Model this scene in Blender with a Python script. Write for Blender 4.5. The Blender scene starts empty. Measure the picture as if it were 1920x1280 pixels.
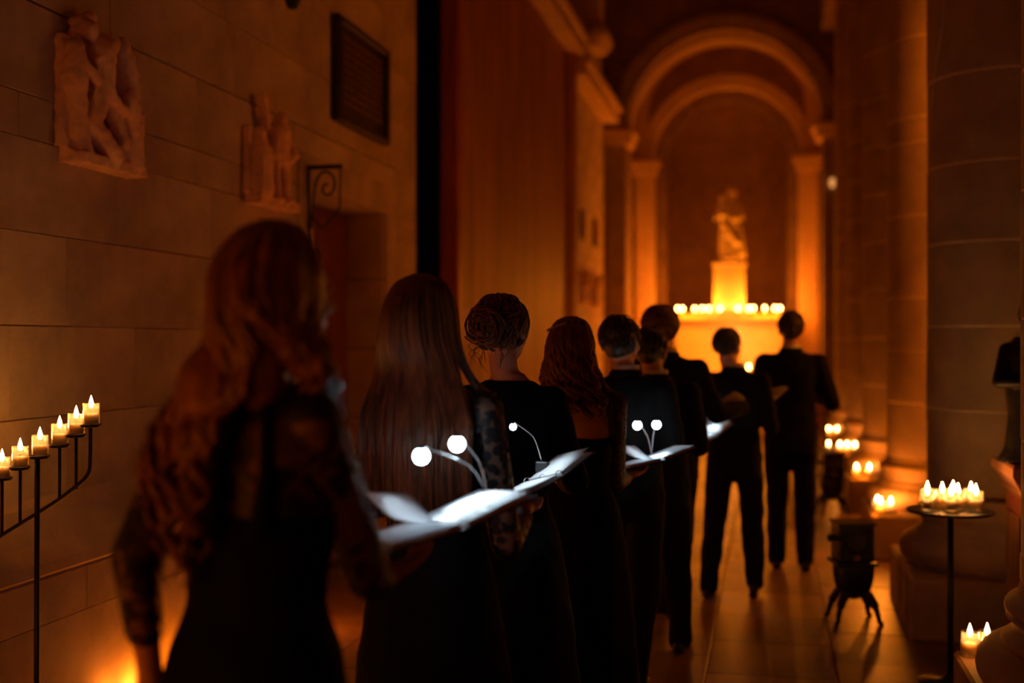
import bpy, bmesh, math, random
import numpy as np
from mathutils import Vector, Matrix, noise
random.seed(7)
PI = math.pi
S = bpy.context.scene
COL = S.collection
# ---------------------------------------------------------------- camera
FPX = 2133.0; TH = math.atan(480/FPX); EYE = 1.55
FW = Vector((-math.sin(TH), math.cos(TH), 0)); RT = Vector((math.cos(TH), math.sin(TH), 0))
cd = bpy.data.cameras.new('camera'); cam = bpy.data.objects.new('camera', cd); COL.objects.link(cam)
cam.location = (0, 0, EYE); cam.rotation_euler = (PI/2, 0, TH)
cd.sensor_width = 36; cd.lens = 36*FPX/1920; cd.clip_start = .05; cd.clip_end = 100
cd.dof.use_dof = True; cd.dof.focus_distance = 3.75; cd.dof.aperture_fstop = 1.15
S.camera = cam
S.view_settings.view_transform = 'Standard'; S.view_settings.look = 'None'
S.view_settings.exposure = 0.0; S.view_settings.gamma = 1; S.view_settings.use_curve_mapping = False
w = bpy.data.worlds.new('world'); S.world = w; w.use_nodes = True
w.node_tree.nodes['Background'].inputs[0].default_value = (.010, .003, .0006, 1)
w.node_tree.nodes['Background'].inputs[1].default_value = .3
WARM = (1.0, .215, .006)
def plight(loc, e, r=.02, col=WARM, name='candle_and_fill_light'):
    l = bpy.data.lights.new(name, 'POINT'); l.energy = e; l.color = col; l.shadow_soft_size = r
    o = bpy.data.objects.new(name, l); o.location = loc; COL.objects.link(o); return o
def slight(loc, target, e, ang, r=.01, col=(.72, .88, 1.0)):
    l = bpy.data.lights.new('book_light_beam', 'SPOT'); l.energy = e; l.color = col; l.shadow_soft_size = r
    l.spot_size = ang; l.spot_blend = .6
    o = bpy.data.objects.new('book_light_beam', l); o.location = loc
    o.rotation_euler = (Vector(target)-Vector(loc)).to_track_quat('-Z', 'Y').to_euler(); COL.objects.link(o); return o
# unseen warm fill lights added behind the photographer and beside the columns
plight((-2.1, .6, .9), 17, .10); plight((-.6, -1.6, 1.3), 8, .25)
plight((2.3, 7.75, 2.1), 40, .15); plight((1.50, 7.80, 1.7), 22, .06); plight((1.50, 7.80, 3.4), 34, .06); plight((2.3, 5.6, 1.4), 4, .15)  # out of sight, added mainly to brighten the third nearest column
plight((-2.3, 2.4, .25), 5, .1)

def wp(px, py, d):
    "point seen at a picture position, d metres away along the view axis"
    return FW*d + RT*((px-960)/FPX*d) + Vector((0, 0, EYE+(640-py)/FPX*d))
# ---------------------------------------------------------------- materials
def mat(name, col, rough=.7, var=.25, scale=6, bump=.15, spec=.4, metal=0, stretch=(1, 1, 1), col2=None, sheen=0, coat=0):
    m = bpy.data.materials.new(name); m.use_nodes = True
    n = m.node_tree.nodes; L = m.node_tree.links; b = n['Principled BSDF']
    b.inputs['Roughness'].default_value = rough; b.inputs['Metallic'].default_value = metal
    b.inputs['Specular IOR Level'].default_value = spec
    if sheen: b.inputs['Sheen Weight'].default_value = sheen
    if coat: b.inputs['Coat Weight'].default_value = coat; b.inputs['Coat Roughness'].default_value = .15
    tc = n.new('ShaderNodeTexCoord'); mp = n.new('ShaderNodeMapping'); mp.inputs['Scale'].default_value = stretch
    L.new(tc.outputs['Object'], mp.inputs['Vector'])
    t = n.new('ShaderNodeTexNoise'); t.inputs['Scale'].default_value = scale; t.inputs['Detail'].default_value = 6
    t.inputs['Roughness'].default_value = .62
    L.new(mp.outputs[0], t.inputs['Vector'])
    r = n.new('ShaderNodeValToRGB'); r.color_ramp.elements[0].position = .32; r.color_ramp.elements[1].position = .68
    c2 = col2 or tuple(max(0, c*(1-var*1.6)) for c in col)
    c1 = tuple(min(1, c*(1+var*.6)) for c in col)
    r.color_ramp.elements[0].color = (*c2, 1); r.color_ramp.elements[1].color = (*c1, 1)
    L.new(t.outputs['Fac'], r.inputs[0]); L.new(r.outputs[0], b.inputs['Base Color'])
    if bump:
        t2 = n.new('ShaderNodeTexNoise'); t2.inputs['Scale'].default_value = scale*7; t2.inputs['Detail'].default_value = 4
        L.new(mp.outputs[0], t2.inputs['Vector'])
        bp = n.new('ShaderNodeBump'); bp.inputs['Strength'].default_value = bump; bp.inputs['Distance'].default_value = .01
        L.new(t2.outputs['Fac'], bp.inputs['Height']); L.new(bp.outputs[0], b.inputs['Normal'])
    return m
def emat(name, col, s):
    m = bpy.data.materials.new(name); m.use_nodes = True; n = m.node_tree.nodes; n.clear()
    e = n.new('ShaderNodeEmission'); e.inputs[0].default_value = (*col, 1); e.inputs[1].default_value = s
    o = n.new('ShaderNodeOutputMaterial'); m.node_tree.links.new(e.outputs[0], o.inputs[0])
    m.cycles.emission_sampling = 'NONE'
    return m
def clear_glass(name):
    m = bpy.data.materials.new(name); m.use_nodes = True; n = m.node_tree.nodes; L = m.node_tree.links; n.clear()
    tr = n.new('ShaderNodeBsdfTransparent'); tr.inputs[0].default_value = (.96, .93, .88, 1)
    gl = n.new('ShaderNodeBsdfGlossy'); gl.inputs['Roughness'].default_value = .06
    tl = n.new('ShaderNodeBsdfTranslucent'); tl.inputs[0].default_value = (.8, .7, .55, 1)
    lw = n.new('ShaderNodeLayerWeight'); lw.inputs[0].default_value = .45
    mx = n.new('ShaderNodeMixShader'); mx2 = n.new('ShaderNodeMixShader'); mx2.inputs[0].default_value = .12
    o = n.new('ShaderNodeOutputMaterial')
    L.new(lw.outputs['Facing'], mx.inputs[0]); L.new(tr.outputs[0], mx.inputs[1]); L.new(gl.outputs[0], mx.inputs[2])
    L.new(mx.outputs[0], mx2.inputs[1]); L.new(tl.outputs[0], mx2.inputs[2]); L.new(mx2.outputs[0], o.inputs[0])
    return m
def lace(name, scale, thr, kind='noise'):
    m = bpy.data.materials.new(name); m.use_nodes = True; n = m.node_tree.nodes; L = m.node_tree.links
    b = n['Principled BSDF']; b.inputs['Base Color'].default_value = (.012, .010, .014, 1); b.inputs['Roughness'].default_value = .6
    tc = n.new('ShaderNodeTexCoord')
    if kind == 'spots':
        t = n.new('ShaderNodeTexVoronoi'); t.inputs['Scale'].default_value = scale; out = t.outputs['Distance']
    else:
        t = n.new('ShaderNodeTexNoise'); t.inputs['Scale'].default_value = scale; t.inputs['Detail'].default_value = 3
        t.inputs['Distortion'].default_value = 1.4; out = t.outputs['Fac']
    L.new(tc.outputs['Object'], t.inputs['Vector'])
    r = n.new('ShaderNodeValToRGB'); e = r.color_ramp.elements
    e[0].position = thr-.03; e[1].position = thr+.03
    if kind == 'spots': e[0].color = (1, 1, 1, 1); e[1].color = (.38, .38, .38, 1)
    else: e[0].color = (.45, .45, .45, 1); e[1].color = (1, 1, 1, 1)
    L.new(out, r.inputs[0]); L.new(r.outputs[0], b.inputs['Alpha'])
    return m
M = {}
M['wall'] = mat('wall_limestone', (.50, .36, .24), .85, .22, 2.2, .25)
M['mortar'] = mat('lime_mortar', (.62, .48, .34), .9, .15, 8, .1)
M['stone'] = mat('column_stone', (.34, .235, .15), .8, .2, 3, .25)
M['column_mortar'] = mat('column_mortar', (.75, .58, .40), .9, .1, 8, .1)
M['plaster'] = mat('apse_plaster', (.60, .42, .26), .85, .14, 1.6, .1)
M['dim_fresco'] = mat('painted_dim_brown_plaster', (.19, .10, .055), .85, .2, 3, .1)  # brown paint, darkened further for the weaker light on panel and niche
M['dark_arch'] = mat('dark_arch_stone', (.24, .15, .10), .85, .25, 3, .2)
M['joint'] = mat('dark_joint', (.10, .07, .05), .9, .2, 5, .1)
M['slab'] = mat('floor_stone', (.24, .125, .065), .40, .3, 1.8, .10, spec=.45)
M['slab2'] = mat('floor_stone_darker', (.18, .095, .05), .43, .3, 1.8, .10, spec=.45)
M['relief'] = mat('terracotta_plaster', (.85, .52, .34), .7, .2, 9, .2)
M['statue'] = mat('pale_marble', (.80, .68, .52), .6, .1, 4, .1)
M['doorwood'] = mat('old_red_door_wood', (.17, .035, .016), .6, .35, 3, .1, stretch=(6, 6, .6))
M['wood'] = mat('varnished_wood', (.30, .11, .05), .45, .35, 3, .1, stretch=(6, 6, .6))
M['lit_postwood'] = mat('lit_post_wood', (.50, .24, .13), .6, .2, 3, .1, stretch=(6, 6, .6))  # far post's wood, made paler to carry the light falling on it
M['redwood'] = mat('red_brown_wood', (.34, .07, .03), .5, .35, 3, .1, stretch=(6, 6, .6))
M['board'] = mat('streaked_board', (.38, .15, .065), .6, .35, 2.2, .15, stretch=(4, 4, .35))
M['blackwood'] = mat('dark_wood', (.03, .016, .010), .5, .3, 4, .1, stretch=(6, 6, .6))
M['iron'] = mat('black_iron', (.012, .010, .009), .45, .3, 12, .1, metal=.3)
M['void'] = mat('near_black_lining', (.004, .003, .003), .95, .2, 4, 0, spec=.05)  # near-black lining for the inner faces of the tall opening
M['bronze'] = mat('letter_bronze', (.20, .10, .05), .5, .3, 8, .1)
M['black'] = mat('black_cloth', (.0045, .0045, .007), .85, .3, 20, .2, spec=.12, stretch=(1, 1, .3))
M['suit'] = mat('black_suit_wool', (.006, .0055, .006), .85, .3, 30, .2, spec=.12)
M['velvet'] = mat('black_velvet', (.008, .008, .011), .9, .3, 20, .2, spec=.15, sheen=.04)
M['leather'] = mat('black_leather', (.012, .010, .010), .35, .2, 14, .1)
M['skin'] = mat('skin', (.62, .32, .22), .5, .08, 10, .03)
M['eye'] = mat('eye_white', (.6, .55, .5), .2, .05, 10, 0)
M['paper'] = mat('music_paper', (.72, .74, .76), .7, .04, 10, .02)
M['folder'] = mat('black_folder', (.02, .02, .024), .4, .2, 20, .05)
M['clip'] = mat('clip_plastic', (.02, .02, .02), .35, .1, 10, 0)
M['metal'] = mat('pale_metal', (.7, .7, .7), .25, .1, 10, 0, metal=1)
M['glass'] = clear_glass('votive_glass')
M['wax'] = mat('wax', (.85, .70, .45), .5, .05, 10, 0)
M['wick'] = mat('wick', (.01, .008, .006), .9, .1, 10, 0)
M['flame'] = emat('flame', (1.0, .55, .17), 90)
M['ledl'] = emat('led', (.75, .95, 1.0), 14)
M['lamp'] = emat('sanctuary_lamp', (1.0, .38, .10), .9)
M['lace1'] = lace('flower_lace', 17, .53)
M['lace2'] = lace('spotted_lace', 40, .54, 'spots')
M['lace4'] = lace('fine_lace', 60, .47)
def hairm(name, c): return mat(name, c, .38, .5, 9, .25, spec=.55, stretch=(5, 5, .5))
M['h_auburn'] = hairm('auburn_hair', (.27, .098, .038)); M['h_brown'] = hairm('chestnut_hair', (.14, .045, .018))
M['h_dark'] = hairm('dark_hair', (.028, .014, .010)); M['h_red'] = hairm('red_brown_hair', (.15, .05, .02))
M['h_mix'] = hairm('streaked_brown_hair', (.17, .08, .04)); M['h_grey'] = hairm('dark_grey_hair', (.05, .035, .028))
# ---------------------------------------------------------------- helpers
def link(name, me, m, parent=None):
    if m and len(me.materials) == 0: me.materials.append(m)
    o = bpy.data.objects.new(name, me); COL.objects.link(o)
    if parent: o.parent = parent
    return o
def obj(name, bm, m, parent=None, smooth=False):
    me = bpy.data.meshes.new(name); bmesh.ops.recalc_face_normals(bm, faces=bm.faces)
    bm.to_mesh(me); bm.free()
    if smooth: me.polygons.foreach_set('use_smooth', [True]*len(me.polygons))
    return link(name, me, m, parent)
def thing(name, label, cat, loc=(0, 0, 0), rz=0, group=None):
    o = bpy.data.objects.new(name, None); COL.objects.link(o); o.location = loc; o.rotation_euler = (0, 0, rz)
    o.empty_display_size = .1; tag(o, label, cat, group); return o
def tag(o, label, cat, group=None):
    o['label'] = label; o['category'] = cat
    if group: o['group'] = group
    return o
def struct(o): o['kind'] = 'structure'; return o
def dup(root, loc, rz=None, label=None, group=None):
    r = root.copy(); COL.objects.link(r); r.location = loc
    if rz is not None: r.rotation_euler = (0, 0, rz)
    if label: r['label'] = label
    if group: r['group'] = group
    for ch in list(root.children):
        c = ch.copy(); COL.objects.link(c); c.parent = r
        for g in ch.children:
            d = g.copy(); COL.objects.link(d); d.parent = c
    return r
def box(bm, x0, x1, y0, y1, z0, z1, mtx=None):
    v = [bm.verts.new((x, y, z)) for x in (x0, x1) for y in (y0, y1) for z in (z0, z1)]
    if mtx is not None:
        for a in v: a.co = mtx @ a.co
    for f in ((0, 1, 3, 2), (4, 6, 7, 5), (0, 4, 5, 1), (2, 3, 7, 6), (0, 2, 6, 4), (1, 5, 7, 3)):
        bm.faces.new([v[i] for i in f])
    return bm
def bevel(bm, w_, seg=2): bmesh.ops.bevel(bm, geom=list(bm.edges), offset=w_, segments=seg, affect='EDGES', profile=.6); return bm
def lathe(bm, prof, n=32, c=(0, 0, 0), cap=True):
    rings = []
    for r, z in prof:
        rings.append([bm.verts.new((c[0]+r*math.cos(2*PI*i/n), c[1]+r*math.sin(2*PI*i/n), c[2]+z)) for i in range(n)])
    for a, b in zip(rings, rings[1:]):
        for i in range(n): bm.faces.new((a[i], a[(i+1) % n], b[(i+1) % n], b[i]))
    if cap:
        if prof[0][0] > 1e-4: bm.faces.new(rings[0][::-1])
        if prof[-1][0] > 1e-4: bm.faces.new(rings[-1])
    return bm
def frame_for(t):
    t = t.normalized(); a = Vector((0, 0, 1)) if abs(t.z) < .9 else Vector((1, 0, 0))
    u = t.cross(a).normalized(); return u, t.cross(u).normalized()
def tube(bm, pts, r, n=8, cap=True):
    pts = [Vector(p) for p in pts]; rr = r if isinstance(r, (list, tuple)) else [r]*len(pts)
    rings = []; u = None
    for i, p in enumerate(pts):
        t = (pts[min(i+1, len(pts)-1)]-pts[max(i-1, 0)]).normalized()
        if u is None: u, v = frame_for(t)
        else:
            u = (u-t*u.dot(t)).normalized(); v = t.cross(u)
        rings.append([bm.verts.new(p+(u*math.cos(2*PI*k/n)+v*math.sin(2*PI*k/n))*rr[i]) for k in range(n)])
    for a, b in zip(rings, rings[1:]):
        for k in range(n): bm.faces.new((a[k], a[(k+1) % n], b[(k+1) % n], b[k]))
    if cap: bm.faces.new(rings[0][::-1]); bm.faces.new(rings[-1])
    return bm
def crom(P, n):
    P = [Vector(p) for p in P]; Q = [P[0]*2-P[1]]+P+[P[-1]*2-P[-2]]; out = []
    for i in range(len(P)-1):
        a, b, c, d = Q[i:i+4]
        for k in range(n):
            t = k/n; out.append(.5*((2*b)+(c-a)*t+(2*a-5*b+4*c-d)*t*t+(3*b-a-3*c+d)*t**3))
    out.append(P[-1]); return out
def tubes_mesh(name, paths, radii, m, parent, n=5, flat=1.0, colr=None):
    V = []; F = []
    for pts, r in zip(paths, radii):
        u = None; base = len(V); N = len(pts)
        for i, p in enumerate(pts):
            t = (pts[min(i+1, N-1)]-pts[max(i-1, 0)])
            t = t.normalized() if t.length > 1e-7 else Vector((0, 0, -1))
            if u is None: u, v = frame_for(t)
            else:
                u = (u-t*u.dot(t)); u = u.normalized() if u.length > 1e-6 else frame_for(t)[0]; v = t.cross(u)
            f = i/(N-1); ri = r*(.75+.5*math.sin(PI*min(1, f*1.1)))*(1-.85*max(0, (f-.75)/.25)**1.5)
            for k in range(n):
                a = 2*PI*k/n; V.append(p+u*(math.cos(a)*ri)+v*(math.sin(a)*ri*flat))
        for i in range(N-1):
            for k in range(n):
                F.append((base+i*n+k, base+i*n+(k+1) % n, base+(i+1)*n+(k+1) % n, base+(i+1)*n+k))
        F.append(tuple(base+k for k in range(n))[::-1]); F.append(tuple(base+(N-1)*n+k for k in range(n)))
    me = bpy.data.meshes.new(name); me.from_pydata([tuple(x) for x in V], [], F)
    me.polygons.foreach_set('use_smooth', [True]*len(F)); return link(name, me, m, parent)
class Blob:
    "organic solids: overlapping tapered shapes fused into one continuous skin"
    def __init__(s): s.bm = bmesh.new()
    def cap(s, p0, p1, r0, r1, n=14):
        p0 = Vector(p0); p1 = Vector(p1); d = p1-p0; L = max(d.length, 1e-4); t = d/L; u, v = frame_for(t)
        prof = []
        for k in range(5): a = -PI/2+PI/2*k/4; prof.append((r0*math.sin(a), r0*math.cos(a)))
        for k in range(5): a = PI/2*k/4; prof.append((L+r1*math.sin(a), r1*math.cos(a)))
        rings = [[s.bm.verts.new(p0+t*h+(u*math.cos(2*PI*i/n)+v*math.sin(2*PI*i/n))*max(r, 1e-4)) for i in range(n)] for h, r in prof]
        for a, b in zip(rings, rings[1:]):
            for i in range(n): s.bm.faces.new((a[i], a[(i+1) % n], b[(i+1) % n], b[i]))
        s.bm.faces.new(rings[0][::-1]); s.bm.faces.new(rings[-1]); return s
    def chain(s, pts, rs):
        for i in range(len(pts)-1): s.cap(pts[i], pts[i+1], rs[i], rs[i+1])
        return s
    def ell(s, c, r, rot=None, n=20):
        m = Matrix.Translation(Vector(c)) @ (rot.to_4x4() if rot else Matrix.Identity(4)) @ Matrix.Diagonal((*r, 1))
        bmesh.ops.create_uvsphere(s.bm, u_segments=n, v_segments=n//2+2, radius=1, matrix=m); return s
    def stack(s, rows, n=32, fold=0, nf=9, ph=0):
        rings = []
        for (z, cx, cy, rx, ry) in rows:
            ring = []
            for i in range(n):
                a = 2*PI*i/n; f = 1
                if fold:
                    k = max(0, min(1, (rows[0][0]-z)/max(.01, rows[0][0]-rows[-1][0])))
                    f = 1+fold*k*math.sin(nf*a+ph+3*k)
                ring.append(s.bm.verts.new((cx+rx*f*math.copysign(abs(math.cos(a))**.9, math.cos(a)), cy+ry*f*math.copysign(abs(math.sin(a))**.9, math.sin(a)), z)))
            rings.append(ring)
        for a, b in zip(rings, rings[1:]):
            for i in range(n): s.bm.faces.new((a[i], b[i], b[(i+1) % n], a[(i+1) % n]))
        s.bm.faces.new(rings[0]); s.bm.faces.new(rings[-1][::-1]); return s
    def box(s, *a, mtx=None): box(s.bm, *a, mtx=mtx); return s
    def make(s, name, m, parent=None, vox=.008, smooth=3, nz=0, nzs=8, keep=None):
        bmesh.ops.recalc_face_normals(s.bm, faces=s.bm.faces)
        me = bpy.data.meshes.new(name+'_raw'); s.bm.to_mesh(me); s.bm.free()
        o = bpy.data.objects.new(name+'_raw', me); COL.objects.link(o)
        r = o.modifiers.new('r', 'REMESH'); r.mode = 'VOXEL'; r.voxel_size = vox; r.use_smooth_shade = True
        if smooth:
            q = o.modifiers.new('s', 'SMOOTH'); q.iterations = smooth; q.factor = .5
        dg = bpy.context.evaluated_depsgraph_get(); dg.update()
        me2 = bpy.data.meshes.new_from_object(o.evaluated_get(dg)); me2.name = name
        bpy.data.objects.remove(o); bpy.data.meshes.remove(me)
        if nz:
            no = [v.normal.copy() for v in me2.vertices]
            for v, q in zip(me2.vertices, no):
                v.co += q*(nz*noise.noise(v.co*nzs))
        me2.polygons.foreach_set('use_smooth', [True]*len(me2.polygons))
        return link(name, me2, m, parent)
# ================================================================ SETTING
WX = -2.70; XR = 9.0; YE = 19.2; YB = -3.0; ZC = 8.0
# floor: bedding plus slabs
bm = bmesh.new(); box(bm, -3.7, XR, YB, 24, -.2, -.012); floor = struct(obj('floor', bm, M['joint']))
sl = [bpy.data.meshes.new('slab') for _ in range(2)]
for me, mm, sx in ((sl[0], 'slab', .596), (sl[1], 'slab2', .596)):
    b = bmesh.new(); box(b, 0, sx, 0, .596, -.03, 0); bevel(b, .004, 1); b.to_mesh(me); b.free(); me.materials.append(M[mm])
for i in range(7):
    for j in range(34):
        x = WX+.02+i*.6; y = 1.2+j*.6-(.3 if i % 2 else 0)
        if y+.6 > YE+.6: continue
        o = bpy.data.objects.new('slab', sl[random.random() < .4]); COL.objects.link(o); o.parent = floor
        o.location = (x, y, random.uniform(-.0012, .0012)); o.rotation_euler = (random.uniform(-.0015, .0015), random.uniform(-.0015, .0015), 0)
bm = bmesh.new(); box(bm, 1.51, XR, YB, YE, -.03, 0); box(bm, -3.7, 1.51, YB, 1.2, -.03, -.002)
o = obj('plain_paving', bm, M['slab2'], floor); o['kind'] = 'stuff'
# ceiling, back and far nave walls
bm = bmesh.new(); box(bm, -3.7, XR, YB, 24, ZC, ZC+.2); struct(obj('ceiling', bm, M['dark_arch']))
bm = bmesh.new(); box(bm, -3.7, XR, YB-.3, YB, 0, ZC); struct(obj('wall_back', bm, M['wall']))
bm = bmesh.new(); box(bm, XR, XR+.3, YB, 24, 0, ZC); struct(obj('wall_right', bm, M['wall']))
# left wall
DY0, DY1, DZ = 6.45, 7.82, 2.475      # doorway
AY0, AY1 = 8.56, 9.23                 # tall black opening
bm = bmesh.new()
box(bm, -3.4, WX-.03, YB, DY0, 0, ZC); box(bm, -3.4, WX-.03, DY0, DY1, DZ, ZC); box(bm, -3.4, WX-.03, DY1, AY0, 0, ZC)
box(bm, -3.4, WX-.03, AY1, YE, 0, ZC); box(bm, -3.7, -3.4, YB, YE, 0, ZC)
wl = struct(obj('wall_left', bm, M['mortar']))
meshc = {}
def block(x, y0, y1, z0, z1, parent, m='wall', dep=.04, name='stone_block', g=.0018):
    key = (round(y1-y0, 2), round(z1-z0, 2), m, dep)
    if key not in meshc:
        b = bmesh.new(); box(b, -dep, 0, g, y1-y0-g, g, z1-z0-g); bevel(b, .002, 1)
        me = bpy.data.meshes.new(name); b.to_mesh(me); b.free(); me.materials.append(M[m]); meshc[key] = me
    o = bpy.data.objects.new(name, meshc[key]); COL.objects.link(o); o.parent = parent
    o.location = (x+random.uniform(-.001, .001), y0, z0); return o
zs = [.95, 1.26, 1.61, 1.96, 2.31, 2.475, 2.83, 3.19, 3.56, 3.93, 4.3, 4.7, 5.1, 5.5]
def course(y0, y1, z0, z1, off):
    y = y0; first = True
    while y < y1-.01:
        L = off if first and off > .2 else random.choice((.85, 1.0, 1.15)); first = False
        ye = y+L if y1-(y+L) > .35 else y1
        block(WX, round(y, 2), round(ye, 2), z0, z1, wl); y = ye
for k, (z0, z1) in enumerate(zip(zs, zs[1:])):
    off = (k % 2)*.5
    if z1 <= DZ+.01: course(2.0, DY0-.2, z0, z1, off); course(DY1+.2, AY0, z0, z1, .37)
    else: course(2.0, AY0, z0, z1, off)
    course(15.4, YE, z0, z1, off)
# lower dado with moulded ledge
for (ya, yb) in ((1.6, DY0-.2), (DY1+.2, AY0), (15.4, YE)):
    bm = bmesh.new(); P = [(0, .96), (.03, .93), (.035, .86), (.06, .80), (.10, .765), (.125, .74), (.125, .70), (.10, .685), (.07, .68), (.07, .0), (0, 0)]
    n = len(P); a = [bm.verts.new((WX+p[0], ya, p[1])) for p in P]; b = [bm.verts.new((WX+p[0], yb, p[1])) for p in P]
    for i in range(n): bm.faces.new((a[i], a[(i+1) % n], b[(i+1) % n], b[i]))
    bm.faces.new(a); bm.faces.new(b); struct(obj('baseboard_left', bm, M['wall']))
dado = [o for o in bpy.data.objects if o.name.startswith('baseboard_left')]
for dd, (ya, yb) in zip(dado, ((1.6, DY0-.2), (DY1+.2, AY0), (15.4, YE))):
    y = ya
    while y < yb-.05:
        ye = min(y+1.2, yb)
        for z0, z1 in ((.0, .50), (.50, .67)):
            block(WX+.085, round(y+(.4 if z0 == 0 and ye < yb else 0), 2) if y > ya else y, ye+(.4 if z0 == 0 and ye+.4 < yb else 0), z0, z1, dd, dep=.03)
        y = ye
# door surround, reveal, leaf
bm = bmesh.new()
box(bm, WX-.04, WX+.02, DY0-.2, DY0, 0, DZ+.2); box(bm, WX-.04, WX+.02, DY1, DY1+.2, 0, DZ+.2); box(bm, WX-.04, WX+.02, DY0, DY1, DZ, DZ+.2)
bevel(bm, .01, 1); struct(obj('trim_1', bm, M['wall']))
rv = bmesh.new(); box(rv, -3.4, -2.98, DY1, DY1+.01, 0, DZ); 
rvo = struct(obj('trim_2', rv, M['mortar']))
zz = 0
for k in range(5):   # coursed jamb stones of the reveal
    z1 = min(DZ, zz+.5); b = bmesh.new(); box(b, -3.0, WX-.01, DY1-.02, DY1-.0005, zz+.006, z1-.006); bevel(b, .004, 1); obj('jamb_stone', b, M['wall'], rvo)
    zz = z1
door = bpy.data.objects.new('door_1', None); COL.objects.link(door); struct(door)
bm = bmesh.new(); box(bm, -3.06, -3.0, DY0, DY1-.02, 0, DZ); obj('door_leaf', bm, M['doorwood'], door)
for k in range(7):
    b = bmesh.new(); y = DY0+.01+k*(1.33/7); box(b, -3.0, -2.985, y+.004, y+1.33/7-.004, .02, DZ-.02); bevel(b, .003, 1); obj('board', b, M['doorwood'], door)
b = bmesh.new(); lathe(b, [(.0, 0), (.025, .002), (.028, .03), (.012, .045), (0, .046)], 16); b.transform(Matrix.Translation((-2.985, DY1-.2, 1.05)) @ Matrix.Rotation(PI/2, 4, 'Y')); obj('door_knob', b, M['bronze'], door, True)
# black alcove
bm = bmesh.new(); box(bm, -3.39, -3.33, AY0+.004, AY1-.004, 0, ZC-.01); box(bm, -3.33, WX-.005, AY0+.004, AY0+.03, 0, ZC-.01); box(bm, -3.33, WX-.005, AY1-.03, AY1-.004, 0, ZC-.01)
struct(obj('trim_3', bm, M['void']))
# tall boarded panel with posts
SZ = 5.45
scr = thing('panelled_screen', 'tall streaked wooden wall panel between two red brown posts beside the black opening', 'panel', (WX, AY1, 0))
b = bmesh.new(); box(b, .001, .165, 0.005, .16, 0, SZ); bevel(b, .012, 1); obj('post', b, M['redwood'], scr)
b = bmesh.new(); box(b, .001, .165, 5.97, 6.11, 0, SZ); bevel(b, .012, 1); obj('post', b, M['lit_postwood'], scr)
for k in range(8):
    y = .16+k*(5.81/8); b = bmesh.new(); box(b, .001, .05+random.uniform(-.003, .003), y+.003, y+5.81/8-.003, .22, SZ-.003); bevel(b, .004, 1); obj('board', b, M['board'], scr)
b = bmesh.new(); box(b, .001, .09, .165, 5.965, 0, .217); bevel(b, .01, 1); obj('skirting', b, M['wood'], scr)
# cornice over the panel and the far wall
bm = bmesh.new(); box(bm, WX+.001, WX+.27, AY1, 15.4, SZ+.002, SZ+.16); box(bm, WX+.001, WX+.33, AY1, 15.4, SZ+.161, SZ+.25); struct(obj('trim_4', bm, M['plaster']))
bm = bmesh.new(); box(bm, WX+.001, WX+.27, 15.41, YE-.17, 5.20, 5.36); box(bm, WX+.001, WX+.33, 15.41, YE-.17, 5.361, 5.44); struct(obj('trim_16', bm, M['plaster']))
bm = bmesh.new(); box(bm, WX+.001, WX+.45, 15.4, 15.9, SZ+.27, ZC-.01); struct(obj('trim_5', bm, M['plaster']))
b = Blob()
b.box(WX+.01, WX+.50, 15.33, 15.95, SZ+.12, SZ+.35); b.cap((WX+.45, 15.3, SZ+.3), (WX+.45, 15.95, SZ+.3), .13, .13)
struct(b.make('trim_6', M['plaster'], vox=.03, smooth=2))
# ---------------- end wall with nested arches
CX = -.734
def archwall(bm, y0, y1, x0, x1, z1, cx, R, sp, n=40):
    for y in (y0, y1):
        for (a, c) in ((x0, cx-R), (cx+R, x1)):
            bm.faces.new([bm.verts.new(p) for p in ((a, y, 0), (c, y, 0), (c, y, sp), (a, y, sp))])
            bm.faces.new([bm.verts.new(p) for p in ((a, y, sp), (c, y, sp), (c, y, z1), (a, y, z1))])
        for i in range(n):
            a0 = PI-PI*i/n; a1 = PI-PI*(i+1)/n
            p = (cx+R*math.cos(a0), y, sp+R*math.sin(a0)); q = (cx+R*math.cos(a1), y, sp+R*math.sin(a1))
            bm.faces.new([bm.verts.new(c) for c in (p, q, (q[0], y, z1), (p[0], y, z1))])
    for i in range(n):
        a0 = PI-PI*i/n; a1 = PI-PI*(i+1)/n
        bm.faces.new([bm.verts.new((cx+R*math.cos(a), y, sp+R*math.sin(a))) for a, y in ((a0, y0), (a1, y0), (a1, y1), (a0, y1))])
    for x in (cx-R, cx+R):
        bm.faces.new([bm.verts.new(c) for c in ((x, y0, 0), (x, y1, 0), (x, y1, sp), (x, y0, sp))])
    bmesh.ops.remove_doubles(bm, verts=bm.verts, dist=1e-4)
def ring(bm, cx, sp, r0, r1, y0, y1, n=48, a_0=0, a_1=PI):
    prev = None
    for i in range(n+1):
        a = a_0+(a_1-a_0)*i/n
        cur = [bm.verts.new((cx+r*math.cos(a), y, sp+r*math.sin(a))) for r, y in ((r0, y0), (r1, y0), (r1, y1), (r0, y1))]
        if prev:
            for k in range(4): bm.faces.new((prev[k], prev[(k+1) % 4], cur[(k+1) % 4], cur[k]))
        else: bm.faces.new(cur)
        prev = cur
    bm.faces.new(prev[::-1])
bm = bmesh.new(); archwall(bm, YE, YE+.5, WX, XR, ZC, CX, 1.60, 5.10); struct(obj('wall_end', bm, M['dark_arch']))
bm = bmesh.new(); ring(bm, CX, 5.10, 1.605, 1.74, YE-.10, YE-.001); ring(bm, CX, 5.10, 1.745, 1.87, YE-.16, YE-.001); struct(obj('trim_7', bm, M['stone']))
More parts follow.
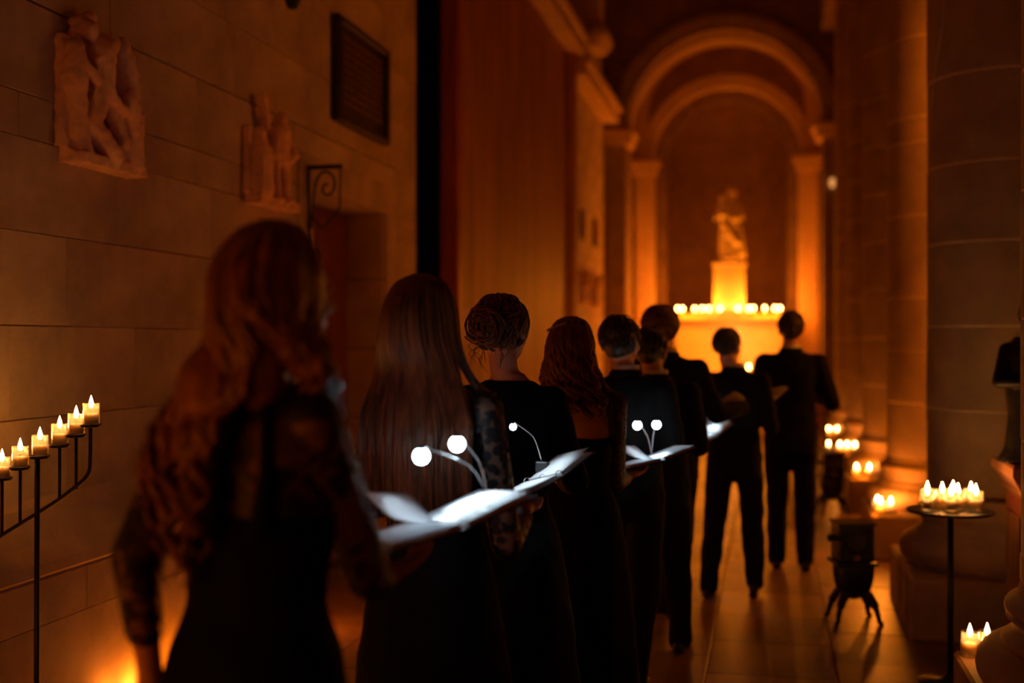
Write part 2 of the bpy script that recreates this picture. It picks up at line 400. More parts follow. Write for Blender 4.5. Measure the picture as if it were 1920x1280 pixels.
bm = bmesh.new(); box(bm, CX-1.98, CX-1.60, YE-.08, YE-.001, 0, 4.85); box(bm, CX+1.60, CX+1.98, YE-.08, YE-.001, 0, 4.85); struct(obj('trim_8', bm, M['stone']))
def capital(x0, x1, y0, y1, z, n_, m='plaster', h=.25):
    bm = bmesh.new()
    box(bm, x0, x1, y0, y1, z, z+.05); box(bm, x0-.03, x1+.03, y0-.03, y1, z+.052, z+.15*h/.25); box(bm, x0-.08, x1+.08, y0-.08, y1, z+.152*h/.25, z+h)
    bevel(bm, .012, 1); struct(obj('trim_%d' % n_, bm, M[m]))
capital(CX-1.93, CX-1.52, YE-.14, YE+.45, 4.85, 9); capital(CX+1.52, CX+1.96, YE-.14, YE+.45, 4.85, 10)
# vault between first and second order (soffit + side walls)
bm = bmesh.new(); ring(bm, CX, 5.15, 1.66, 1.85, YE+.5, 20.6); box(bm, CX-1.85, CX-1.66, YE+.5, 20.6, 0, 5.15); box(bm, CX+1.66, CX+1.85, YE+.5, 20.6, 0, 5.15)
struct(obj('wall_chapel', bm, M['plaster']))
bm = bmesh.new(); archwall(bm, 20.6, 20.95, CX-1.85, CX+1.85, 7.1, CX, 1.32, 4.78); struct(obj('wall_chapel_arch', bm, M['plaster']))
bm = bmesh.new(); prev = None
for i in range(33):
    a = math.radians(24+132*i/32); p = (CX+1.53*math.cos(a), 4.78+1.53*math.sin(a)); q = (CX+1.46*math.cos(a), 5.36+1.44*math.sin(a)*1.0)
    cur = [bm.verts.new((c[0], y, c[1])) for c, y in ((p, 20.585), (q, 20.585), (q, 20.599), (p, 20.599))]
    if prev:
        for k in range(4): bm.faces.new((prev[k], prev[(k+1) % 4], cur[(k+1) % 4], cur[k]))
    else: bm.faces.new(cur)
    prev = cur
bm.faces.new(prev[::-1]); struct(obj('trim_11', bm, M['dim_fresco']))
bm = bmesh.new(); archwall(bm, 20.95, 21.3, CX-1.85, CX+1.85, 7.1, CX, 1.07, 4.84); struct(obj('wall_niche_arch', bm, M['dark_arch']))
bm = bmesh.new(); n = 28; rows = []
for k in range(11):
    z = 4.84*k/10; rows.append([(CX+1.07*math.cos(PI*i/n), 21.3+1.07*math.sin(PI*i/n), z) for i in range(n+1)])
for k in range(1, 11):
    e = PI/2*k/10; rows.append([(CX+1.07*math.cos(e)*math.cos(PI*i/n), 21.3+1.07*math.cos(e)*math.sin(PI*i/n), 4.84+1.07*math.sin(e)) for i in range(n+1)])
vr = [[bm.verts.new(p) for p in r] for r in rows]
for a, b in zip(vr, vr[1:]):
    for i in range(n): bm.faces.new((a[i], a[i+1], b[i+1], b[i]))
struct(obj('wall_niche', bm, M['dim_fresco'], smooth=True))
# engaged colonnettes of the second order
for k, x in enumerate((CX-1.42, CX+1.42)):
    bm = bmesh.new(); box(bm, x-.17, x+.17, 20.40, 20.59, 0, 4.5); bevel(bm, .02, 1); struct(obj('trim_%d' % (12+k), bm, M['plaster']))
    capital(x-.19, x+.19, 20.36, 20.59, 4.5, 14+k, h=.28)
# ---------------- colonnade
CYS = [4.38, 6.72, 8.95, 11.2, 13.5, 15.8]; CXR = 1.25; CR = .38
side = ['nearest column, at the right edge beside the candle glasses on its plinth', 'second nearest column, behind the round candle table',
        'third nearest stone column, lit bright orange on its right side', 'fourth nearest stone column, dark above and candlelit at its base',
        'fifth nearest column, slim sliver beyond the fourth', 'farthest column of the row, next to the chapel arch']
joints = [[.8, 1.2, 1.63, 2.08, 2.5, 2.98, 3.5, 4.0, 4.5, 5.0, 5.5, 6.0], [.74, 1.18, 1.63, 2.08, 2.5, 2.98, 3.5, 4.0, 4.5, 5.0, 5.5, 6.0],
          [.68, 1.10, 1.48, 1.865, 2.46, 2.99, 3.17, 3.75, 4.3, 4.9, 5.5, 6.0], None, None, None]
CYS[0] = 4.28
def column(i):
    y = CYS[i]; t = thing('stone_column', 'tall round drum column: '+side[i], 'column', (CXR, y, 0))
    b = bmesh.new(); box(b, -.53, .53, -.53, .53, 0, .32); bevel(b, .012, 1); obj('plinth', b, M['stone'], t)
    b = bmesh.new(); pr = [(.50, .321)]
    for k in range(9): a = -PI/2+PI*k/8; pr.append((.455+.075*math.cos(a), .405+.083*math.sin(a)))
    pr += [(.445, .49), (.445, .505)]
    for k in range(7): a = k/6; pr.append((.44-.03*math.sin(PI*a)-.01*a, .51+.07*a))
    for k in range(7): a = -PI/2+PI*k/6; pr.append((.405+.03*math.cos(a), .615+.033*math.sin(a)))
    pr += [(.395, .65), (.385, .68), (.38, .70)]
    lathe(b, pr, 48); obj('moulded_base', b, M['stone'], t, True)
    b = bmesh.new(); lathe(b, [(CR-.003, .69), (CR-.004, 6.0)], 40); obj('mortar_core', b, M['column_mortar'], t, True)
    js = [.70]+([j for j in joints[i] if j > .72] if joints[i] else [.70+.44*k for k in range(1, 12)]+[6.0])
    for z0, z1 in zip(js, js[1:]):
        b = bmesh.new(); r = CR+random.uniform(-.0025, .002); g = .004
        lathe(b, [(r-.03, z0+g), (r-.003, z0+g), (r, z0+g+.004), (r, z0+g+.012), (r, z0+g+.03), (r, z1-g-.03), (r, z1-g-.012), (r, z1-g-.004), (r-.003, z1-g), (r-.03, z1-g)], 48)
        d = obj('drum', b, M['stone'], t, True); d.rotation_euler = (0, 0, random.random()*6)
    b = bmesh.new(); lathe(b, [(CR, 6.0), (CR+.02, 6.02), (CR+.02, 6.06), (CR, 6.08), (CR+.02, 6.2), (CR+.12, 6.32), (CR+.12, 6.36)], 40); obj('capital', b, M['stone'], t, True)
    b = bmesh.new(); box(b, -.55, .55, -.55, .55, 6.362, 6.55); obj('abacus', b, M['stone'], t)
for i in range(6): column(i)
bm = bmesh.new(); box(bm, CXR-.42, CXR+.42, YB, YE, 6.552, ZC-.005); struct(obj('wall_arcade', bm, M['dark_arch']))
b = bmesh.new(); pts = crom([wp(1842, -40, 6.24), wp(1838, 60, 6.24), wp(1818, 220, 6.28), wp(1805, 330, 6.30), wp(1800, 480, 6.31), wp(1796, 600, 6.31), wp(1780, 720, 6.34), wp(1770, 785, 6.36)], 8)
cc = Vector((CXR, CYS[1], 0)); q = []
for p in pts:
    r = Vector((p.x-cc.x, p.y-cc.y, 0)).normalized()*(CR+.006); q.append(Vector((cc.x+r.x, cc.y+r.y, p.z)))
tube(b, q, .0028, 6); tag(obj('hanging_cable', b, M['column_mortar']), 'thin pale cable hanging down the second nearest column', 'cable')

# ================================================================ VOTIVE CANDLES
GH = .075; GR = .027
vot = thing('votive_candle', 'x', 'candle', (0, 0, -5))
b = bmesh.new(); lathe(b, [(0, 0), (GR*.86, 0), (GR, .004), (GR, GH), (GR-.003, GH), (GR-.003, .010), (0, .009)], 20, cap=False); obj('glass', b, M['glass'], vot, True)
b = bmesh.new(); lathe(b, [(0, .0105), (GR-.0045, .0105), (GR-.0045, .040), (.004, .038), (0, .038)], 20, cap=False); obj('wax', b, M['wax'], vot, True)
b = bmesh.new(); tube(b, [(0, 0, .037), (.0006, 0, .05), (.002, 0, .060)], .0012, 6); obj('wick', b, M['wick'], vot)
b = bmesh.new(); lathe(b, [(0, .058), (.0045, .061), (.0078, .068), (.0078, .075), (.0052, .086), (.002, .096), (0, .102)], 14, cap=False); obj('flame', b, M['flame'], vot, True)
first = [True]
def candle(p, label, group=None):
    p = Vector(p)
    if first[0]:
        first[0] = False; vot.location = p; vot['label'] = label
        if group: vot['group'] = group
        return vot
    r = dup(vot, p, random.random()*6, label)
    if group: r['group'] = group
    elif 'group' in r: del r['group']
    return r
# --- candle rack on the left
RD = 3.8
rack = thing('candle_rack', 'black iron candle rack with a rising arm of upright holders at the left edge', 'candle stand', wp(68, 0, RD)*1)
rp = Vector((wp(68, 640, RD).x, wp(68, 640, RD).y, 0)); rack.location = rp
def rl(px, py): v = wp(px, py, RD); return v-rp
cups = [(-66, 936), (-31, 917), (4, 898), (38, 878), (75, 857), (112, 836), (143, 817), (171, 798)]
b = bmesh.new(); tube(b, [(0, 0, .02), rl(70, 860)], .009, 10); obj('pole', b, M['iron'], rack, True)
b = bmesh.new(); lathe(b, [(.19, 0), (.19, .012), (.03, .022), (.014, .07), (.0, .07)], 28); obj('foot', b, M['iron'], rack, True)
b = bmesh.new(); tube(b, crom([rl(-72, 1052), rl(0, 1005), rl(60, 968), rl(110, 936), rl(150, 905), rl(166, 885), rl(169, 860), rl(170, 802)], 6), .0065, 8); obj('sloping_bar', b, M['iron'], rack, True)
def barY(px): return 1005-px*.62 if px < 150 else 890
for k, (px, py) in enumerate(cups):
    if px not in (75, 171):
        b = bmesh.new(); tube(b, [rl(px, barY(px)), rl(px, py)], .0055, 8); obj('upright', b, M['iron'], rack, True)
    b = bmesh.new(); c = rl(px, py); lathe(b, [(0, -.004), (.031, -.004), (.034, .003), (.034, .006), (.031, .006), (.03, .0), (0, .0)], 20, c=c, cap=False); obj('dish', b, M['iron'], rack, True)
ordn = ['', '', 'leftmost in view, cut by the left edge', 'second from the left edge', 'third from the left edge, above the rack pole', 'fourth from the left edge', 'second from the top of the rising arm', 'topmost, at the high right end']
for k, (px, py) in enumerate(cups):
    if k < 2: continue
    p = wp(px, py, RD)+Vector((0, 0, .0005)); candle(p, 'lit glass votive on the iron rack, '+ordn[k], 'votives on the iron rack')
    plight(p+Vector((0, 0, .12)), .35, .012)
# --- round table with eight glasses
TD = 5.15; tp = wp(1782, 640, TD); tz = wp(1782, 955, TD).z
tb = thing('candle_table', 'small round black iron pedestal table carrying a ring of lit votive glasses', 'table', (tp.x, tp.y, 0))
b = bmesh.new(); lathe(b, [(0, tz-.014), (.180, tz-.014), (.190, tz-.009), (.190, tz-.001), (.184, tz), (0, tz)], 40, cap=False); obj('tabletop', b, M['iron'], tb, True)
b = bmesh.new(); tube(b, [(0, 0, .02), (0, 0, tz-.013)], .014, 12); obj('stem', b, M['iron'], tb, True)
b = bmesh.new(); lathe(b, [(.14, 0), (.14, .012), (.04, .025), (.02, .05), (0, .05)], 32); obj('foot', b, M['iron'], tb, True)
tl = [(-.098, -.03, 'leftmost, front'), (-.070, .045, 'second from the left, back'), (-.018, -.055, 'front centre left'), (-.022, .022, 'middle, behind the front pair'), (.036, .065, 'right of centre, at the back'), (.025, -.01, 'right of centre, near the stem'), (.082, -.035, 'rightmost, front'), (.094, .04, 'rightmost, back')]
for dx, dy, s_ in tl:
    v = Vector((tp.x, tp.y, tz+.0008))+RT*dx*1.2+FW*dy*1.2; cdl = candle(v, 'lit votive glass on the round black table, '+s_, 'votives on the round table'); cdl.scale = (1.2, 1.2, 1.2)
plight((tp.x-.04, tp.y-.02, tz+.14), 1.6, .04); plight((tp.x+.06, tp.y, tz+.14), 1.2, .04)
# --- votives on the plinths
def plinthc(pts, col, where, e, zl=.13):
    for k, (px, py, d, s_) in enumerate(pts):
        p = wp(px, py, d); p.z = .3205; candle(p, 'lit votive glass on the plinth of '+where+', '+s_, 'votives on column plinths')
def onpl(i, spots, where, e):
    y0 = CYS[i]; c = Vector((0, 0, 0))
    for dx, dy, s_ in spots:
        p = Vector((CXR+dx, y0+dy, .3205)); c += p; candle(p, 'lit votive on the plinth of the '+where+' column, '+s_, 'votives on column plinths').scale = (1.25, 1.25, 1.25)
    c /= len(spots); plight(c+Vector((-.035, -.03, .13)), e, .03)
onpl(0, [(-.478, .462, 'nearer and left'), (-.41, .488, 'behind the first')], 'nearest', 1.2)
onpl(2, [(-.47, -.49, 'outer'), (-.40, -.485, 'middle'), (-.485, -.41, 'set back')], 'third nearest', 14)
onpl(3, [(-.47, -.49, 'outer'), (-.36, -.49, 'inner')], 'fourth nearest', 9)
onpl(4, [(-.48, -.49, 'outer'), (-.40, -.485, 'middle'), (-.32, -.49, 'inner')], 'fifth nearest', 6)
onpl(5, [(-.48, -.49, 'outer'), (-.38, -.485, 'inner')], 'farthest', 4)
# --- floor votives along the left wall
fl = [(-2.555, 4.30, 'nearest group, right glass'), (-2.56, 4.13, 'nearest group, low at the left'), (-2.42, 5.6, 'behind the first singer'), (-2.45, 8.3, 'beside the door'), (-2.40, 10.6, 'below the tall panel'), (-2.40, 12.9, 'below the tall panel, farther'), (-2.40, 14.6, 'at the far post'), (-2.40, 17.3, 'below the far reliefs')]
for x, y, s_ in fl:
    candle((x, y, .0025), 'lit votive standing on the floor by the left wall, '+s_, 'floor votives by the left wall')
plight((-2.545, 4.30, .13), 2.2, .02); plight((-2.55, 4.13, .13), 1.5, .02); plight((-2.5, 4.62, .13), 2, .02); plight((-2.45, 5.6, .16), 12, .04); plight((-2.45, 8.3, .2), 9, .05)
plight((-2.46, 10.6, .25), 10, .06); plight((-2.46, 12.9, .25), 13, .06); plight((-2.3, 14.5, .3), 26, .06); plight((-2.35, 17.3, .3), 26, .06)
# ================================================================ CHAPEL FURNITURE
AX = -.656
al = thing('stone_altar', 'tall stone altar back below the statue carrying the candle row', 'altar', (AX, 20.0, 0))
b = bmesh.new(); box(b, -.93, .93, 0, .36, 0, 1.92); bevel(b, .01, 1); obj('block', b, M['statue'], al)
b = bmesh.new(); box(b, -1.0, 1.0, -.06, .39, 1.921, 2.0); bevel(b, .02, 2); obj('ledge', b, M['statue'], al)
at_ = thing('altar_table', 'broad stone altar table under the tall candlelit altar back', 'altar', (AX, 19.3, 0))
b = bmesh.new(); box(b, -1.15, 1.15, .1, .64, 0, .93); bevel(b, .01, 1); obj('base', b, M['statue'], at_)
b = bmesh.new(); box(b, -1.3, 1.3, 0, .68, .931, 1.0); bevel(b, .015, 2); obj('top_slab', b, M['statue'], at_)
pd = thing('statue_pedestal', 'pale stepped stone pedestal under the standing statue', 'pedestal', (AX, 20.185, 2.0005))
b = bmesh.new(); box(b, -.31, .31, -.165, .165, 0, .12); bevel(b, .012, 1); obj('step', b, M['statue'], pd)
b = bmesh.new(); box(b, -.26, .26, -.15, .15, .1205, .86); bevel(b, .012, 1); obj('die', b, M['statue'], pd)
b = bmesh.new(); box(b, -.29, .29, -.16, .16, .861, .92); bevel(b, .012, 1); obj('cap', b, M['statue'], pd)
st = thing('madonna_statue', 'pale stone statue of a robed woman holding a child in the chapel niche', 'statue', (AX, 20.17, 2.957))
B = Blob()
B.stack([(1.0, .0, 0, .10, .09), (.85, .0, 0, .17, .11), (.7, 0, 0, .17, .12), (.55, 0, 0, .165, .12), (.3, .0, 0, .18, .13), (.1, .02, 0, .20, .14), (0, .03, 0, .21, .145)], 40, fold=.06, nf=11)
B.ell((.03, 0, 1.19), (.075, .085, .10)); B.ell((.03, .02, 1.17), (.105, .09, .14)); B.cap((.03, 0, .98), (.03, 0, 1.12), .06, .05)
B.cap((.12, 0, .97), (.20, -.04, .75), .065, .06); B.cap((.20, -.04, .75), (.06, -.14, .72), .055, .05)
B.cap((-.1, 0, .97), (-.2, -.05, .80), .06, .05); B.cap((-.2, -.05, .8), (-.08, -.15, .78), .05, .045)
B.cap((-.12, -.11, .80), (-.12, -.09, .98), .085, .065); B.ell((-.12, -.1, 1.07), (.058, .06, .07)); B.cap((-.16, -.1, .82), (-.24, -.14, .72), .045, .035)
B.cap((.15, -.07, .72), (-.05, -.13, .42), .05, .03); B.cap((-.1, -.12, .65), (.14, -.13, .30), .04, .05); B.cap((.17, -.08, .6), (.22, -.08, .1), .04, .07); B.ell((.19, -.05, .1), (.09, .09, .14))
B.ell((-.07, -.1, .02), (.06, .07, .03)); B.ell((.07, -.1, .02), (.06, .07, .03))
B.make('figure', M['statue'], st, vox=.016, smooth=2)
rowpx = [1271, 1280, 1303, 1318, 1330, 1351, 1384, 1404, 1413, 1434, 1452, 1462]
ledge = ['leftmost of the row', 'second from the left end', 'third from the left end', 'fourth from the left end', 'fifth from the left end', 'just left of the statue pedestal front', 'just right of the statue pedestal front', 'sixth from the right end', 'fourth from the right end', 'third from the right end', 'second from the right end', 'rightmost of the row']
ledge[5] = 'before the left half of the statue pedestal'; ledge[6] = 'before the right half of the statue pedestal'; ledge[7] = 'fifth from the right end'
for k, px in enumerate(rowpx):
    p = wp(px, 640, 19.85); p.z = 2.0
    t_ = (p.x-AX); p = Vector((AX+max(-.94, min(.94, t_)), 19.975, 2.0005))
    c = candle(p, 'tiny lit candle on the altar ledge, number %d along from the left end' % (k+1), 'altar ledge candles'); c.scale = (1.5, 1.5, 1.5)
    c['label'] = 'small lit votive on the altar ledge, '+ledge[k]
for x in (-.8, -.5, -.2, .2, .5, .8): plight((AX+x, 19.85, 2.22), 38 if abs(x) > .3 else 3.5, .05)
for px, s_ in ((1390, 'left'), (1404, 'middle'), (1418, 'right')):
    p = wp(px, 640, 19.15); p = Vector((p.x, 19.42, 1.0005)); c = candle(p, s_+' one of three lit votives on the altar table top below the ledge', 'altar table candles'); c.scale = (1.6, 1.6, 1.6)
plight((AX-.6, 19.44, 1.25), 9, .06); plight((AX+.05, 19.44, 1.25), 9, .06); plight((AX+.7, 19.44, 1.25), 9, .06); plight((-.734, 19.0, .5), 14, .1)
pl = wp(1381, 640, 18.9); cs = thing('altar_candlestick', 'tall slim candlestick with one lit candle standing on the altar table', 'candlestick', (pl.x, 19.68, 1.0005))
b = bmesh.new(); lathe(b, [(.07, 0), (.07, .015), (.02, .04), (.012, .1), (.022, .2), (.012, .24), (.012, .40), (.04, .42), (.04, .43), (0, .43)], 20); obj('stick', b, M['bronze'], cs, True)
b = bmesh.new(); lathe(b, [(.018, .431), (.018, .60), (0, .60)], 16); obj('candle', b, M['wax'], cs, True)
b = bmesh.new(); lathe(b, [(0, .605), (.012, .62), (.017, .64), (.010, .67), (0, .70)], 14, cap=False); obj('flame', b, M['flame'], cs, True)
plight((pl.x, 19.58, 1.76), 5, .04)
p = wp(1559, 347, 18.6); sq = thing('sanctuary_lamp', 'tiny glowing glass lamp on a bracket high on the right chapel pier', 'lamp', (p.x, YE-.16, p.z))
b = bmesh.new(); lathe(b, [(0, -.08), (.03, -.06), (.045, 0), (.035, .07), (0, .08)], 16); obj('lamp_glass', b, M['lamp'], sq, True)
b = bmesh.new(); tube(b, [(0, 0, .09), (0, 0, .16), (0, .08, .18)], .01, 8); obj('bracket', b, M['iron'], sq)
# ================================================================ WALL ITEMS
# inscription plaque
pq = thing('inscription_plaque', 'dark framed tablet with rows of faint lettering high on the left wall above the door', 'plaque', (WX+.002, 6.77, 2.95))
b = bmesh.new(); box(b, 0, .03, .06, .94, .05, .63); obj('tablet', b, M['blackwood'], pq)
for a in ((0, .06, 0, .68), (.94, 1.0, 0, .68), (.06, .94, 0, .05), (.06, .94, .63, .68)):
    b = bmesh.new(); box(b, 0, .06, *a); bevel(b, .01, 1); obj('frame_bar', b, M['blackwood'], pq)
b = bmesh.new()
for r_ in range(9):
    z = .55-r_*.052; y = .14
    while y < .86:
        L = random.uniform(.03, .09); box(b, .0301, .034, y, min(y+L, .88), z, z+.026); y += L+.02
o = obj('lettering', b, M['bronze'], pq); o['kind'] = 'stuff'
# wrought iron bracket
br = thing('iron_bracket', 'wrought iron scroll bracket on the left wall beside the door surround', 'bracket', (WX+.021, 6.36, 2.0))
b = bmesh.new(); box(b, -.02, .012, -.012, .012, -.12, .60); obj('wall_bar', b, M['iron'], br)
b = bmesh.new(); box(b, .013, .215, -.011, .011, .575, .60); obj('top_bar', b, M['iron'], br)
sp = [(.10+.075*(1-t/16)*math.cos(-.2+t*.62), 0, .47+.075*(1-t/16)*math.sin(-.2+t*.62)) for t in range(15)]
b = bmesh.new(); tube(b, crom([(.02, 0, .22), (.03, 0, .36), (.05, 0, .50), (.10, 0, .56), (.16, 0, .53), (.165, 0, .46), (.13, 0, .42), (.095, 0, .44), (.10, 0, .48), (.125, 0, .485)], 5), .008, 8); obj('scroll', b, M['iron'], br, True)
b = bmesh.new(); tube(b, crom([(.02, 0, .0), (.05, 0, .02), (.07, 0, .06), (.05, 0, .10), (.03, 0, .08), (.045, 0, .06)], 5), .007, 8); obj('scroll', b, M['iron'], br, True)
b = bmesh.new(); tube(b, [(.02, 0, .30), (.09, 0, .22), (.20, 0, .34), (.205, 0, .57)], .007, 8); obj('brace', b, M['iron'], br)
# sconce stub at the top of the frame
p = wp(500, 0, 6.2); sc = thing('wall_sconce', 'dark rounded bottom of a wall fitting cut off by the top of the picture', 'sconce', (WX+.11, 5.93, 3.40))
b = bmesh.new(); lathe(b, [(0, 0), (.03, .01), (.045, .05), (.05, .2), (.04, .45), (.0, .46)], 20); obj('body', b, M['iron'], sc, True)
b = bmesh.new(); box(b, -.108, -.04, -.03, .03, .2, .26); obj('arm', b, M['iron'], sc)
# stations of the cross.  local: x out of wall, y along it, z up
def relief_a(y0, z0, label, s=1.0, parent=None):
    t = thing('stone_relief', label, 'relief', (WX+.003, y0, z0)); t.scale = (s, s, s); B = Blob()
    B.box(0, .035, .03, .52, .06, .50); B.ell((.02, .22, .50), (.03, .13, .09)); B.ell((.02, .40, .44), (.03, .12, .12)); B.box(0, .05, .06, .54, 0, .055); B.box(.0, .10, .07, .54, .0, .045)
    # left hunched soldier
    B.cap((.07, .06, .44), (.07, .07, .30), .04, .045); B.cap((.07, .07, .30), (.06, .11, .12), .042, .03); B.cap((.08, .05, .42), (.11, .15, .33), .025, .02); B.cap((.06, .12, .12), (.07, .13, .05), .03, .03)
    B.ell((.08, .14, .53), (.038, .036, .046))
    # middle bending figure
    B.cap((.09, .21, .46), (.08, .22, .32), .06, .055); B.cap((.08, .22, .32), (.07, .17, .16), .05, .04); B.cap((.07, .17, .17), (.09, .30, .06), .038, .04)
    B.ell((.10, .25, .50), (.042, .04, .05)); B.cap((.11, .18, .43), (.12, .24, .28), .026, .022); B.cap((.12, .24, .28), (.12, .33, .24), .022, .02)
    B.cap((.08, .26, .28), (.09, .37, .12), .032, .03)
    # right standing robed figure
    B.cap((.08, .38, .46), (.07, .42, .30), .055, .06); B.cap((.07, .42, .30), (.06, .46, .06), .06, .065); B.ell((.09, .35, .51), (.04, .038, .048))
    B.cap((.10, .42, .42), (.12, .36, .30), .026, .022); B.cap((.12, .36, .30), (.11, .42, .18), .03, .025); B.cap((.05, .49, .40), (.05, .51, .08), .025, .03)
    for k in range(7): B.cap((.10, .33+k*.028, .26), (.075, .36+k*.026, .05), .011, .012)
    for k in range(5): B.cap((.11, .15+k*.025, .42), (.10, .16+k*.03, .27), .010, .011)
    # cross beam
    B.cap((.05, .09, .55), (.05, .20, .60), .025, .025)
    B.make('carving', M['relief'], t, vox=.0075, smooth=1, nz=.006, nzs=40); return t
def relief_b(y0, z0, label, s=1.0):
    t = thing('stone_relief', label, 'relief', (WX+.003, y0, z0)); t.scale = (s, s, s); B = Blob()
    B.box(0, .035, .03, .48, .05, .40); B.box(0, .10, .05, .56, -.01, .04)
    B.box(.03, .07, -.025, .025, -.10, .13, mtx=Matrix.Translation((0, .20, .46)) @ Matrix.Rotation(.30, 4, 'X'))
    B.ell((.09, .31, .47), (.04, .04, .05)); B.cap((.08, .30, .40), (.08, .31, .27), .07, .06); B.cap((.09, .24, .38), (.11, .18, .26), .03, .025); B.cap((.09, .37, .38), (.12, .43, .30), .032, .028); B.cap((.12, .43, .30), (.13, .33, .25), .026, .022)
    B.cap((.07, .27, .27), (.08, .29, .05), .032, .022); B.cap((.08, .36, .27), (.09, .38, .05), .042, .028)
    B.cap((.05, .12, .32), (.06, .12, .06), .05, .065); B.ell((.06, .12, .37), (.035, .035, .04))
    for k in range(8): B.cap((.10, .22+k*.022, .33-k*.008), (.105, .25+k*.022, .23), .010, .009)
    for k in range(5): B.cap((.10, .07+k*.028, .30), (.10, .06+k*.03, .06), .010, .012)
    B.ell((.09, .28, .035), (.04, .03, .02)); B.ell((.10, .38, .035), (.04, .03, .02))
    B.make('carving', M['relief'], t, vox=.0075, smooth=1, nz=.005, nzs=40); return t
relief_a(3.88, 2.25, 'large pale carved relief of several robed figures high at upper left of the wall')
ra = relief_b(5.50, 2.29, 'carved relief of one figure bearing a cross, left of the iron bracket')
dup(ra, (WX+.003, 16.3, 2.1), None, 'small far relief on the wall beyond the tall panel, nearer of two')
dup(ra, (WX+.003, 17.6, 2.1), None, 'small far relief on the wall beside the chapel pier, farther of two')
for y, lab in ((16.5, 'nearer'), (17.8, 'farther')):
    t = thing('wall_plaque', 'small dark plaque above the '+lab+' far relief', 'plaque', (WX+.002, y, 3.05))
    b = bmesh.new(); box(b, 0, .03, 0, .4, 0, .45); bevel(b, .01, 1); obj('tablet', b, M['blackwood'], t)
    b = bmesh.new(); box(b, .031, .05, .06, .34, .06, .39); bevel(b, .006, 1); obj('inset', b, M['wood'], t)
# ================================================================ RIGHT SIDE FURNITURE
ps = thing('wooden_pedestal', 'dark red wooden pedestal with moulded top between the two nearest columns', 'pedestal', (1.31, 5.62, 0))
def sqprof(pr, name, m, parent):
    b = bmesh.new(); rs = []
    for h, z in pr: rs.append([b.verts.new((h*sx, h*sy, z)) for sx, sy in ((-1, -1), (1, -1), (1, 1), (-1, 1))])
    for a, c in zip(rs, rs[1:]):
        for i in range(4): b.faces.new((a[i], a[(i+1) % 4], c[(i+1) % 4], c[i]))
    b.faces.new(rs[0][::-1]); b.faces.new(rs[-1]); return obj(name, b, m, parent)
sqprof([(.25, 0), (.25, .10), (.23, .12), (.215, .15)], 'base', M['blackwood'], ps)
sqprof([(.20, .151), (.20, .84)], 'shaft', M['redwood'], ps)
sqprof([(.20, .841), (.215, .86), (.215, .88), (.24, .92), (.26, .95), (.26, .99), (.25, 1.0)], 'cornice', M['wood'], ps)
for s_ in (-1, 1):
    b = bmesh.new(); box(b, -.14, .14, s_*.2005 if s_ > 0 else -.212, .212 if s_ > 0 else -.2005, .24, .76); bevel(b, .004, 1); obj('panel', b, M['wood'], ps)
b = bmesh.new(); box(b, -.212, -.2005, -.14, .14, .24, .76); bevel(b, .004, 1); obj('panel', b, M['wood'], ps)
ds = thing('dark_statue', 'dark robed statue on the wooden pedestal at the right edge', 'statue', (1.17, 5.58, 1.001)); ds.scale = (1.12, 1.12, 1.02); B = Blob()
B.stack([(.56, 0, 0, .06, .05), (.48, 0, 0, .11, .07), (.36, 0, 0, .10, .07), (.2, 0, 0, .085, .07), (.06, 0, 0, .10, .09), (0, 0, 0, .13, .11)], 28, fold=.06, nf=8)
B.ell((0, 0, .66), (.05, .058, .07)); B.cap((0, 0, .54), (0, 0, .62), .03, .03); B.cap((0, .0, .69), (.0, 0, .74), .04, .01)
B.cap((-.09, 0, .50), (-.13, -.05, .36), .035, .03); B.cap((-.13, -.05, .36), (-.04, -.1, .36), .03, .025); B.cap((.09, 0, .50), (.12, -.05, .36), .035, .03); B.cap((.12, -.05, .36), (.04, -.1, .37), .03, .025)
B.make('figure', M['iron'], ds, vox=.008, smooth=2)
